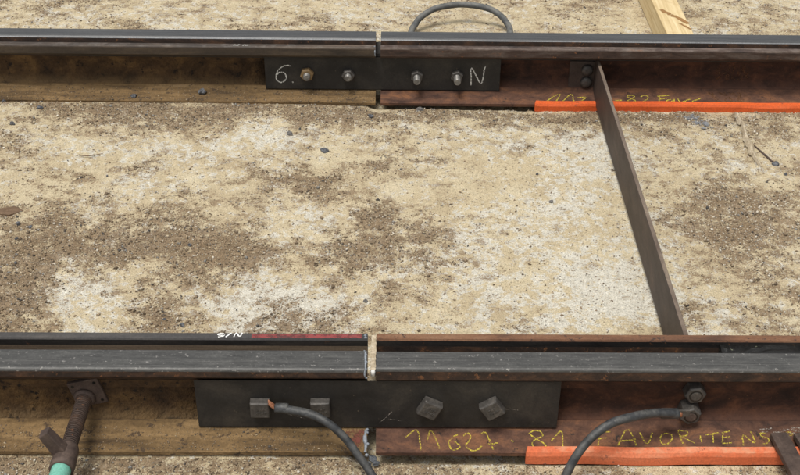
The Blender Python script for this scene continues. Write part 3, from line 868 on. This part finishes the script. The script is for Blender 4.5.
def square_bolt(parent, x, z, y, half, depth, angle, name='bolt_head'):
    r = half * math.sqrt(2)
    mb = MB()
    ngon_nut(mb, (x, y, z), r, depth, 4, R(45 + angle))
    o = mb.build(name, 'bolt', parent, bevel=0.001, seg=1)
    mk = MB()
    c, s = math.cos(R(angle)), math.sin(R(angle))
    yy = y - depth
    for row, zz in ((0, 0.004), (1, -0.005)):
        for k in range(3 if row == 0 else 4):
            px = (-0.008 + 0.0055 * k) + (0.0025 if row == 0 else 0)
            for (a0, b0, a1, b1) in ([(0, -0.0025, 0.001, 0.0025), (0.0025, -0.0025, 0.0035, 0.0025), (0.001, -0.0004, 0.0025, 0.0005)] if (k + row) % 2 else [(0, -0.0025, 0.001, 0.0025), (0.001, 0.0015, 0.0035, 0.0025)]):
                pts = [(px + a0, zz + b0), (px + a1, zz + b0), (px + a1, zz + b1), (px + a0, zz + b1)]
                W_ = [(x + c * p - s * q, x, z + s * p + c * q) for p, q in pts]
                mk.add([(w[0], yy + 0.0005, w[2]) for w in W_] + [(w[0], yy - 0.0013, w[2]) for w in W_],
                       [(4, 5, 6, 7), (0, 1, 5, 4), (1, 2, 6, 5), (2, 3, 7, 6), (3, 0, 4, 7)])
    mk.build('raised_mark', 'bolt', o)
    return o


def hex_nut(parent, x, z, y, af, depth, phase, mat='bolt', stud=0.0, stud_r=0.011, stud_mat='thread', recess=False, name='nut'):
    r = af / 2 / math.cos(math.pi / 6)
    mb = MB()
    ngon_nut(mb, (x, y, z), r, depth, 6, R(phase), -1, 0.003)
    if not recess and stud == 0:
        pass
    o = mb.build(name, mat, parent, bevel=0.001, seg=2)
    # flat bearing ring and the bolt's end
    rg = MB()
    rg.lathe([(0.0, af * 0.43), (-depth - 0.0006, af * 0.43), (-depth - 0.0006, stud_r)], (x, y, z), 'y', 28, 0, False, caps=False)
    if stud > 0:
        rg.build('bearing_ring', mat, o)
    else:
        dk = MB().lathe([(-depth + 0.002, stud_r + 0.0018), (-depth - 0.0004, stud_r + 0.0018)], (x, y, z), 'y', 24, 0, False)
        dk.build('gap_shade_disc', 'groove_black', o)  # black disc painted in for the shade round the bolt end
    st = MB()
    if stud > 0:
        prof = []
        k = 0
        a = -depth + 0.001
        while a > -depth - stud + 0.003:
            prof += [(a, stud_r), (a - 0.0012, stud_r - 0.0012)]
            a -= 0.0024
        prof += [(-depth - stud + 0.002, stud_r), (-depth - stud, stud_r - 0.002)]
        st.lathe(prof, (x, y, z), 'y', 20, 0, False)
    else:
        st.lathe([(-depth + 0.003, stud_r - 0.001), (-depth - 0.0010, stud_r - 0.001), (-depth - 0.0016, stud_r - 0.003)], (x, y, z), 'y', 20, 0, False)
    st.build('bolt_end', stud_mat, o)
    return o


# ------------------------------------------------------------------ fishplates
PZ0, PZ1 = 0.0245, 0.141

def plate_outline(top, back=0.0095, front=0.040):
    return [(back, 0.040), (front - 0.003, PZ0), (front, PZ0 + 0.003), (front, top), (back + 0.004, 0.120), (back, 0.112)]

near_plate = thing('fishplate', 'long black steel fishplate with four square bolt heads on the near rail', 'fishplate', NEAR, (0.013, -0.025, 0.0), 'fishplates over the rail joints')
MB().prism([(-u, z) for u, z in plate_outline(0.1465)], -0.3366, 0.3629, 0).build('plate', 'plate', near_plate, bevel=0.0012, seg=2)
square_bolt(near_plate, -0.213, 0.084, -0.040, 0.0185, 0.018, 0)
square_bolt(near_plate, -0.097, 0.085, -0.040, 0.0185, 0.018, 2)
square_bolt(near_plate, 0.113, 0.085, -0.040, 0.019, 0.018, -27)
square_bolt(near_plate, 0.233, 0.085, -0.040, 0.019, 0.018, 33)
mb = MB()
for p0, p1, w in (((0.04, 0.07), (0.015, 0.038), 0.002), ((0.256, 0.077), (0.285, 0.074), 0.0015), ((-0.16, 0.06), (-0.13, 0.05), 0.001), ((0.03, 0.05), (0.06, 0.045), 0.0015)):
    mb.ribbon([(p0[0], -0.0406, p0[1]), ((p0[0] + p1[0]) / 2 + 0.002, -0.0406, (p0[1] + p1[1]) / 2), (p1[0], -0.0406, p1[1])], (0, -1, 0), w)
tag(mb.build('scratch', 'scratch', near_plate, recalc=False), kind='stuff')

far_plate = thing('fishplate', 'black steel fishplate on the far rail, white chalk 6. and N at its ends', 'fishplate', FAR, (0.002, -0.025, 0.0), 'fishplates over the rail joints')
MB().prism([(-u, z) for u, z in plate_outline(0.1325)], -0.348, 0.3514, 0).build('plate', 'plate', far_plate, bevel=0.0012, seg=2)
hex_nut(far_plate, -0.2225, 0.079, -0.040, 0.036, 0.017, 12, 'nut_tan', 0.016, 0.0105)
hex_nut(far_plate, -0.1005, 0.078, -0.040, 0.034, 0.018, 5, 'bolt', 0.014, 0.0105)
hex_nut(far_plate, 0.1035, 0.0755, -0.040, 0.034, 0.016, 25, 'bolt', 0.030, 0.0105)
hex_nut(far_plate, 0.2225, 0.0765, -0.040, 0.034, 0.016, 18, 'bolt', 0.032, 0.0105)
characters(CHALK_PLATE, (1, 1, 1), lambda x, z: (x, -0.0407, z - FAR_Z), (0, -1, 0), 0.0036, 'chalk_character', 'chalk_white', far_plate)

bp = thing('fishplate', 'black fishplate on the outer side of the far rail, glimpsed through the joint gap', 'fishplate', FAR, (0.002, 0.025, 0.0), 'fishplates over the rail joints')
MB().prism([(u, z) for u, z in plate_outline(0.1465)], -0.348, 0.3514, 0).build('plate', 'plate', bp, bevel=0.0012, seg=2)

# ------------------------------------------------------------------ joints
def filler(frame, x0, x1, label, top, mirror):
    t = thing('joint_filler', label, 'joint filler', frame, ((x0 + x1) / 2, 0, 0.03))
    n = 34
    V, F = [], []
    for i in range(n + 1):
        u = -0.037 + 0.103 * i / n
        zt = top + random.uniform(-0.0025, 0.0015)
        for x in (x0, (x0 + x1) / 2, x1):
            V.append((x + random.uniform(-0.0006, 0.0006), mirror * u, zt + random.uniform(-0.001, 0.001)))
        for x in (x0, x1):
            V.append((x, mirror * u, 0.125))
    for i in range(n):
        a, b = 5 * i, 5 * i + 5
        F += [(a, a + 1, b + 1, b), (a + 1, a + 2, b + 2, b + 1), (a + 3, a, b, b + 3), (a + 2, a + 4, b + 4, b + 2), (a + 4, a + 3, b + 3, b + 4)]
    e = 5 * n
    F += [(0, 3, 4, 2, 1), (e, e + 1, e + 2, e + 4, e + 3)]
    MB().add(V, F).build('pad', 'fill', t)
    return t

jf = filler(NEAR, -0.0005, 0.0088, 'pale gritty filler strip standing in the near rail joint gap', 0.1725, 1)
MB().lathe([(0, 0.0045), (0.010, 0.0045), (0.012, 0.003)], (0.0042, -0.0395, 0.160), 'z', 12).build('white_plug', 'white_plug', jf)


def paste_strip(parent, pts, r, mat='paste', name='grey_paste'):
    mb = MB()
    mb.tube(pts, [r * random.uniform(0.4, 1.3) for _ in range(9)], 7, 0, 4)
    for _ in range(6):
        k = random.randrange(len(pts))
        mb.lathe([(-r * 0.9, r * 0.3), (-r * 0.3, r * 1.1), (r * 0.4, r), (r, r * 0.3)], [c + random.uniform(-r, r) for c in pts[k]], 'y', 7, 0, True, random.random())
    return mb.build(name, mat, parent)

paste_strip(rail_nl, [(-0.010, -0.0475, 0.160), (-0.0115, -0.047, 0.170), (-0.0105, -0.042, 0.179), (-0.010, -0.025, 0.1798), (-0.011, 0.0, 0.1798), (-0.0125, 0.010, 0.177)], 0.0022)
paste_strip(rail_nl, [(-0.011, 0.050, 0.1765), (-0.012, 0.058, 0.1768), (-0.0105, 0.067, 0.172)], 0.0025)
paste_strip(rail_nl, [(-0.011, -0.0905, 0.008), (-0.010, -0.075, 0.0135), (-0.012, -0.06, 0.017), (-0.0105, -0.045, 0.0205)], 0.0035)
paste_strip(rail_fl, [(FAR_X - 0.0085, -0.069, 0.150), (FAR_X - 0.009, -0.0695, 0.165), (FAR_X - 0.009, -0.06, 0.1765)], 0.002)


def lump_mesh(r, seed, flat=0.7, sub=2):
    rd = np.random.default_rng(seed)
    bm = bmesh.new()
    bmesh.ops.create_icosphere(bm, subdivisions=sub, radius=1.0)
    cut = [(Vector(rd.normal(size=3)).normalized(), rd.uniform(0.45, 0.85)) for _ in range(8)]
    sc = rd.uniform(0.75, 1.3, 3)
    for v in bm.verts:
        for d, k in cut:
            e = v.co.dot(d)
            if e > k:
                v.co -= d * (e - k) * 0.9
        v.co += Vector(rd.normal(0, 0.1, 3))
        v.co = Vector((v.co.x * sc[0], v.co.y * sc[1], v.co.z * flat)) * r
    me = bpy.data.meshes.new('lump')
    bm.to_mesh(me)
    bm.free()
    return me


def lump(name, label, cat, x, y, r, mat, seed, flat=0.7, z=None, group=None):
    me = lump_mesh(r, seed, flat)
    me.materials.append(M[mat])
    o = bpy.data.objects.new(name, me)
    col.objects.link(o)
    if z is None:
        z = float(ground_h(np.array([x]), np.array([y]))[0]) + r * flat * 0.45
    o.location = (x, y, z)
    o.rotation_euler = (0, 0, random.uniform(0, 6.28))
    tag(o, label, cat, group)
    return o

for k, (x, y, z, r) in enumerate(((0.004, -0.094, -0.004, 0.010), (0.009, -0.104, -0.006, 0.008), (-0.002, -0.108, -0.004, 0.007))):
    lump('grease_lump', ('largest dark grease lump under the near joint gap', 'small grease lump at the right under the near joint gap', 'small grease lump at the left under the near joint gap')[k],
         'grease', x, y, r, 'grease', 50 + k, 0.6, z, 'grease lumps under the rail joint')

# ------------------------------------------------------------------ tie bar between the rails
TX0, TX1 = 0.635, 0.645
tie = thing('tie_bar', 'brown flat steel tie bar on edge spanning between the two rails', 'tie bar', GROUND, (0.637, 0.73, 0.0))
y_n, y_f = 0.014, WEB - 0.012
mb = MB()
mb.box((TX0, y_n, 0.006), (TX1, y_f, 0.119))
mb.m = [1 if i in (5,) else 0 for i in range(6)]  # only the top face takes the paler brown
mb.build('flat_bar', ['bar', 'bar_top'], tie, bevel=0.0008, seg=1)
# far end flange with two bolts, near end nuts on the outside of the web
MB().box((0.560, WEB - 0.018, 0.028), (0.635, WEB - 0.0078, 0.112)).build('end_flange', 'bar', tie, bevel=0.001)
for zz in (0.086, 0.046):
    b = MB()
    b.lathe([(0.0, 0.017), (-0.009, 0.017), (-0.013, 0.013), (-0.0145, 0.006)], (0.612, WEB - 0.018, zz), 'y', 22)
    b.build('bolt_head', 'bolt', tie)
MB().box((0.560, 0.0078, 0.030), (0.635, 0.018, 0.112)).build('end_flange', 'bar', tie, bevel=0.001)
hex_nut(tie, 0.627, 0.103, -0.004, 0.037, 0.024, 8, 'bolt', 0.0, 0.0115, 'bolt', name='nut')
hex_nut(tie, 0.622, 0.058, -0.004, 0.037, 0.034, 20, 'bolt', 0.0, 0.0115, 'spindle', recess=True, name='nut')

# ------------------------------------------------------------------ cables
cab = thing('bond_cable', 'black rubber cable curving down from the leftmost square bolt of the near plate', 'cable', NEAR, (CABLE_A[0][0], CABLE_A[0][1], CABLE_A[0][2]), 'earth bonding cables at the joints')
MB().tube(CABLE_A[1:] + [[CABLE_A[-1][0] + 0.03, CABLE_A[-1][1] - 0.06, 0.006], [CABLE_A[-1][0] + 0.05, CABLE_A[-1][1] - 0.16, 0.006]], [0.0082] * 4 + [0.0078] * 8).build('sheath', 'rubber', cab)
x0, y0, z0 = CABLE_A[1]
MB().lathe([(-0.001, 0.0078), (0.002, 0.0098), (0.022, 0.0098), (0.026, 0.0084)], (x0, y0, z0), 'x', 16).build('heat_shrink', 'rubber', cab)
mb = MB()
for k in range(9):
    a = 2 * math.pi * k / 9
    mb.tube([(x0 - 0.013, y0 + 0.006 + 0.002 * math.cos(a), z0 + 0.009 + 0.006 * math.sin(a)), (x0 - 0.006, y0 + 0.003 + 0.004 * math.cos(a), z0 + 0.005 + 0.005 * math.sin(a)), (x0 + 0.002, y0 + 0.0045 * math.cos(a), z0 + 0.0045 * math.sin(a))], 0.0012, 6, 0, 4)
mb.build('copper_strands', 'copper', cab)

cab = thing('bond_cable', 'black rubber cable arching from the two hex nuts down across the orange strip', 'cable', NEAR, (CABLE_B[0][0], CABLE_B[0][1], CABLE_B[0][2]), 'earth bonding cables at the joints')
MB().tube(CABLE_B[1:] + [[CABLE_B[-1][0] - 0.02, CABLE_B[-1][1] - 0.05, 0.0], [CABLE_B[-1][0] - 0.03, CABLE_B[-1][1] - 0.15, -0.006]], [0.0088] * 4 + [0.0084] * 8).build('sheath', 'rubber', cab)
x0, y0, z0 = CABLE_B[1]
MB().lathe([(-0.030, 0.0092), (-0.027, 0.0104), (0.003, 0.0104), (0.006, 0.008)], (x0, y0, z0), 'x', 16).build('heat_shrink', 'rubber', cab)
MB().box((x0 + 0.004, y0 - 0.003, z0 - 0.006), (x0 + 0.026, y0 + 0.002, z0 + 0.010)).build('cable_lug', 'bolt', cab, bevel=0.001)
MB().lathe([(0.005, 0.0066), (0.011, 0.0066)], (x0, y0, z0), 'x', 14).build('copper_strands', 'copper', cab)

cab = thing('bond_cable', 'grey rubber cable looping up behind the far rail', 'cable', GROUND, tuple(CABLE_FAR[5]), 'earth bonding cables at the joints')
ends = [[CABLE_FAR[0][0], WEB + 0.10, 0.03]] + CABLE_FAR + [[CABLE_FAR[-1][0], WEB + 0.10, 0.03]]
MB().tube([[ends[0][0], WEB + 0.012, 0.07]] + ends + [[ends[-1][0], WEB + 0.012, 0.07]], 0.0105).build('sheath', 'rubber_far', cab)
for e in (ends[0], ends[-1]):
    MB().lathe([(0.008, 0.018), (0.022, 0.018), (0.024, 0.012), (0.045, 0.0125), (0.05, 0.0108)], (e[0], WEB, 0.07), 'y', 18).build('cable_lug', 'bolt', cab)

# ------------------------------------------------------------------ orange rubber strips on the rail feet
def orange_strip(label, frame, x0, x1, mat, low, ztop):
    t = thing('rubber_edge_strip', label, 'rubber strip', frame, (x0, -0.096, 0), 'orange rubber strips on the rail feet')
    poly = [(-0.0912, low), (-0.0985, low), (-0.0990, 0.0085), (-0.0965, ztop), (-0.082, ztop + 0.0022), (-0.080, ztop - 0.0004), (-0.0905, 0.0120), (-0.0912, 0.0085)]
    n = 70
    V, F = [], []
    m = len(poly)
    for i in range(n + 1):
        x = x0 + (x1 - x0) * (i / n) ** 1.4
        w = 0.0012 * math.sin(x * 9) + 0.0008 * math.sin(x * 31 + 1)
        for k, (u, z) in enumerate(poly):
            V.append((x + (0.004 if k in (4, 5) and i == 0 else 0), u - abs(w) * (1 if k in (1, 2) else 0.3), z + w * 0.8 + random.uniform(-0.0004, 0.0004)))
    for i in range(n):
        for k in range(m):
            F.append((i * m + k, i * m + (k + 1) % m, (i + 1) * m + (k + 1) % m, (i + 1) * m + k))
    F += [tuple(range(m)), tuple(n * m + k for k in range(m))]
    MB().add(V, F).build('profile', mat, t)
    return t

orange_strip('bleached orange rubber strip along the near rail foot below the chalk writing', NEAR, 0.299, RIGHT_X, 'orange_pale', -0.0125, 0.0165)
orange_strip('bright orange rubber strip along the far rail foot behind the tie bar', FAR, 0.4545, RIGHT_X, 'orange', -0.010, 0.0150)

# ------------------------------------------------------------------ spindle prop at the lower left
SX, SZ = -0.556, 0.0815
spn = thing('screw_prop', 'rusty threaded spindle with square foot plate pressed against the near rail web', 'screw prop', NEAR, (SX, -0.09, SZ))
mb = MB()
hs = 0.031
pl = [(-hs, -hs), (hs, -hs), (hs, hs), (-hs, hs)]
mb.prism([(a, b) for a, b in pl], 0, 0.008)
c, s = math.cos(R(14)), math.sin(R(14))
mb.v = [(SX + 0.006 + c * u - s * z, -0.0085 - x, SZ + 0.010 + s * u + c * z) for x, u, z in mb.v]
fp = mb.build('foot_plate', 'spindle', spn, bevel=0.0015)
for a, b in ((-0.022, 0.022), (0.022, -0.022), (0.022, 0.022), (-0.022, -0.022)):
    MB().lathe([(0, 0.0032), (-0.0004, 0.0032)], (SX + 0.006 + c * a - s * b, -0.0166, SZ + 0.010 + s * a + c * b), 'y', 12).build('hole_shade_disc', 'groove_black', fp)  # flat black discs on the plate paint the dark inside of holes
prof = [(-0.0160, 0.021), (-0.020, 0.021), (-0.026, 0.0175)]
MB().lathe(prof, (SX, 0, SZ), 'y', 24).build('socket', 'spindle', spn)
prof = []
a = -0.022
while a > -0.160:
    prof += [(a, 0.0150), (a - 0.0014, 0.0150), (a - 0.0024, 0.0130), (a - 0.0036, 0.0130)]
    a -= 0.0048
mb = MB().lathe(prof, (SX, 0, SZ), 'y', 22, 0, False)
for k in range(len(mb.m) - 2):
    mb.m[k] = 1 if (k // 22) % 4 in (1, 2) else 0  # valley and one flank of each turn coloured darker so the thread stands out
mb.build('threaded_rod', ['spindle', 'head_side'], spn)
nt = MB().lathe([(-0.152, 0.0150), (-0.152, 0.0175), (-0.160, 0.0205), (-0.200, 0.0228), (-0.212, 0.0224), (-0.212, 0.0182)], (SX, 0, SZ), 'y', 28, caps=False).build('wing_nut', 'spindle', spn)
# a stout lug for turning the nut
for sgn in (1,):
    mb = MB()
    mb.add([(-0.0135, -0.012, 0.010), (0.0135, -0.012, 0.010), (0.0135, 0.011, 0.010), (-0.0135, 0.011, 0.010),
            (-0.0115, -0.0105, 0.066), (0.0100, -0.0105, 0.070), (0.0100, 0.0085, 0.070), (-0.0115, 0.0085, 0.066)],
           [(0, 1, 2, 3), (4, 7, 6, 5), (0, 4, 5, 1), (1, 5, 6, 2), (2, 6, 7, 3), (3, 7, 4, 0)])
    ca, sa = math.cos(R(26)), math.sin(R(26))
    mb.v = [(SX + ca * x - sa * z, -0.176 + y, SZ + sa * x + ca * z) for x, y, z in mb.v]
    mb.build('lug', 'spindle', nt, bevel=0.003, seg=3)
MB().lathe([(-0.195, 0.0172), (-0.209, 0.0178), (-0.75, 0.0178)], (SX, 0, SZ), 'y', 28).build('painted_tube', 'turquoise', spn, 'turquoise painted tube')

# ------------------------------------------------------------------ clamp at the lower right corner
clp = thing('steel_clamp', 'rusty flat steel clamp with a zinc bolt over the orange strip, lower right corner', 'clamp', NEAR, (0.80, -0.11, 0.0))


def flat(a, b, width, thick, name):
    a, b = Vector(a), Vector(b)
    d = (b - a).normalized()
    sdv = d.cross(Vector((0, 0, 1))).normalized()
    n_ = sdv.cross(d)
    V = []
    for p in (a, b):
        for i, j in ((-1, -1), (1, -1), (1, 1), (-1, 1)):
            V.append(p + sdv * (width / 2 * i) + n_ * (thick / 2 * j))
    mb = MB().add(V, [(0, 1, 2, 3), (4, 7, 6, 5), (0, 4, 5, 1), (1, 5, 6, 2), (2, 6, 7, 3), (3, 7, 4, 0)])
    return mb.build(name, 'spindle', clp, bevel=0.0012)

flat((0.793, -0.060, 0.030), (0.812, -0.34, 0.040), 0.034, 0.012, 'flat_arm')
flat((0.838, -0.060, 0.030), (0.874, -0.34, 0.040), 0.034, 0.012, 'flat_arm')
flat((0.785, -0.160, 0.0255), (0.90, -0.150, 0.0255), 0.03, 0.006, 'cross_piece')
b = MB().lathe([(0.0, 0.0155), (0.002, 0.0155), (0.0022, 0.0105), (0.009, 0.0105), (0.0105, 0.008)], (0.8225, -0.138, 0.031), 'z', 22).build('zinc_bolt', 'zinc', clp)
MB().lathe([(-0.012, 0.005), (0.0, 0.005)], (0.8225, -0.138, 0.031), 'z', 12).build('shank', 'zinc', b)

# ------------------------------------------------------------------ wooden beam behind the far rail
bm_t = thing('wooden_beam', 'sawn pale pine beam lying on the slab behind the far rail', 'beam', GROUND, (0.945, 2.2, 0.0))
mb = MB().box((0.902, 1.66, -0.004), (0.988, 3.4, 0.083))
mb.build('timber', 'wood', bm_t, bevel=0.003)
mb = MB()
mb.ribbon([(0.918, 1.905, 0.0837), (0.940, 1.865, 0.0837), (0.962, 1.838, 0.0837), (0.985, 1.790, 0.0837)], (0, 0, 1), 0.016, jitter=0.002)
mb.ribbon([(0.958, 1.795, 0.0838), (0.972, 1.770, 0.0838), (0.985, 1.745, 0.0838)], (0, 0, 1), 0.008, jitter=0.001)
tag(mb.build('split', 'wood_crack', bm_t, recalc=False), kind='stuff')

# ------------------------------------------------------------------ small things lying on the slab
STONE_LABELS = [
    'jagged dark lump on the sand near the left edge below the far rail', 'small dark stone just below the far rail near the left edge',
    'dark stone against the far rail foot at the left edge of the picture', 'low grey stone against the far rail foot, right of the left edge stones',
    'largest dark blue lump resting on the far rail foot left of the fishplate', 'flat elongated dark stone on the slab below the far joint',
    'dusty grey clod up the slab left of the flat elongated stone', 'blue grey stone, left of a close pair at the left edge',
    'blue grey stone, right of a close pair at the left edge', 'small dark stone just below the close pair at the left edge',
    'lone dark pebble in the brown gravel left of centre', 'dark stone beside the near rail above the white painted characters',
    'smaller dark pebble just left of the stone beside the near rail', 'lone dark pebble on pale concrete above the near joint',
    'round grey pebble on bare concrete left of the tie bar', 'tiny dark pebble on bare concrete, uphill of the round grey one',
    'dark stone at the lower end of the thin concrete ridge', 'small stone just right of the ridge end stone',
    'small grey stone at the far rail foot right of the joint', 'grey lump below the far joint gap',
    'tiny dark pebble on the sandy left part of the slab', 'tiny dark pebble below the far rail left of the fishplate',
    'small dark pebble in the gravel at the left edge, below the pair', 'tiny dark pebble close to the near rail at the left']
for k, ((x, y, r), lb) in enumerate(zip(STONES, STONE_LABELS)):
    grey = k in (6, 13, 14, 18)
    zz = None
    if WEB - y < 0.10:                       # lies on the foot of the far rail
        u = max(WEB - y, 0.0)
        zz = FAR_Z + foot_z(u) + r * 0.4 if u < 0.0905 else None
    lump('stone', lb, 'stone', x, y, r, 'lump_grey' if grey else 'lump', 100 + k, 0.45 if k in (5, 3) else 0.72, zz, 'loose stones on the slab')

gz = lambda x, y: float(ground_h(np.array([x]), np.array([y]))[0])
t = thing('wood_chip', 'flat brown wood chip lying on the slab at the left edge', 'wood chip', GROUND, (-0.937, 0.769, gz(-0.937, 0.769)))
mb = MB()
zc = gz(-0.937, 0.769)
mb.add([(-0.97, 0.762, zc + 0.004), (-0.935, 0.752, zc + 0.007), (-0.905, 0.778, zc + 0.004), (-0.93, 0.792, zc + 0.008), (-0.968, 0.785, zc + 0.005)], [(0, 1, 2, 3, 4)])
mb.add([(a, b, c_ - 0.005) for a, b, c_ in mb.v], [(4, 3, 2, 1, 0)])
mb.add([], [])
for i in range(5):
    mb.f.append((i, (i + 1) % 5, 5 + (i + 1) % 5, 5 + i)); mb.m.append(0); mb.sm.append(False)
mb.build('chip', 'woodchip', t)
tw = MB().tube([(-0.83, 1.062, gz(-0.83, 1.062) + 0.004), (-0.81, 1.050, gz(-0.81, 1.05) + 0.006), (-0.785, 1.058, gz(-0.785, 1.058) + 0.005), (-0.765, 1.07, gz(-0.765, 1.07) + 0.004)], [0.0009, 0.0013, 0.0008], 6)
o = tw.build('twig', 'woodchip')
tag(o, 'short thin dark twig on the sand left of centre', 'twig')
pts = [(-0.585, 0.745), (-0.583, 0.80), (-0.565, 0.84), (-0.53, 0.858), (-0.495, 0.835)]
o = MB().tube([(x, y, gz(x, y) + 0.003) for x, y in pts], 0.0006, 6).build('wire', 'woodchip')
tag(o, 'thin bent wire lying on the slab left of centre', 'wire')
mb = MB()
P = spline([(x, y, 0) for x, y in RIDGE], 9)
V, F = [], []
for i, (x, y, _) in enumerate(P):
    k = math.sin(math.pi * (i + 0.6) / (len(P) + 0.2)) ** 0.5
    w, h = 0.009 * k * random.uniform(0.6, 1.3), 0.010 * k * random.uniform(0.6, 1.2)
    g0 = gz(x, y)
    V += [(x - w, y, g0 - 0.002), (x - w * 0.4, y, g0 + h), (x + w * 0.4, y, g0 + h * 0.8), (x + w, y, g0 - 0.002)]
for i in range(len(P) - 1):
    for k in range(3):
        F.append((4 * i + k, 4 * i + k + 1, 4 * i + k + 5, 4 * i + k + 4))
    F.append((4 * i + 3, 4 * i, 4 * i + 4, 4 * i + 7))
e = 4 * (len(P) - 1)
F += [(0, 1, 2, 3), (e, e + 3, e + 2, e + 1)]
o = mb.add(V, F).build('mortar_ridge', 'fill')
tag(o, 'thin pale ridge of dried mortar on the slab beyond the tie bar', 'mortar')
o = MB().tube([(x, y, gz(x, y) + 0.002) for x, y in WIRE_R], [0.002, 0.0035, 0.0028], 7).build('rusty_wire', 'spindle')
tag(o, 'short rusty wire between the mortar ridge and a dark stone', 'wire')
# paint smear on the slab beyond the tie bar: a thin crust lying on the ground
mb = MB()
for k in range(26):
    cx, cy = 0.893 + 0.055 * k / 26 + random.gauss(0, 0.012), 1.335 - 0.085 * k / 26 + random.gauss(0, 0.010)
    r = random.uniform(0.005, 0.014)
    ring = [(cx + r * random.uniform(0.5, 1.3) * math.cos(a), cy + r * random.uniform(0.5, 1.3) * math.sin(a)) for a in np.linspace(0, 2 * math.pi, 9)[:-1]]
    mb.add([(x, y, gz(x, y) + 0.0012 + 0.0001 * k) for x, y in ring], [tuple(range(8))])
o = mb.build('paint_smear', 'smear', recalc=False)
tag(o, 'blue grey paint smear on the slab below the far orange strip', 'paint')
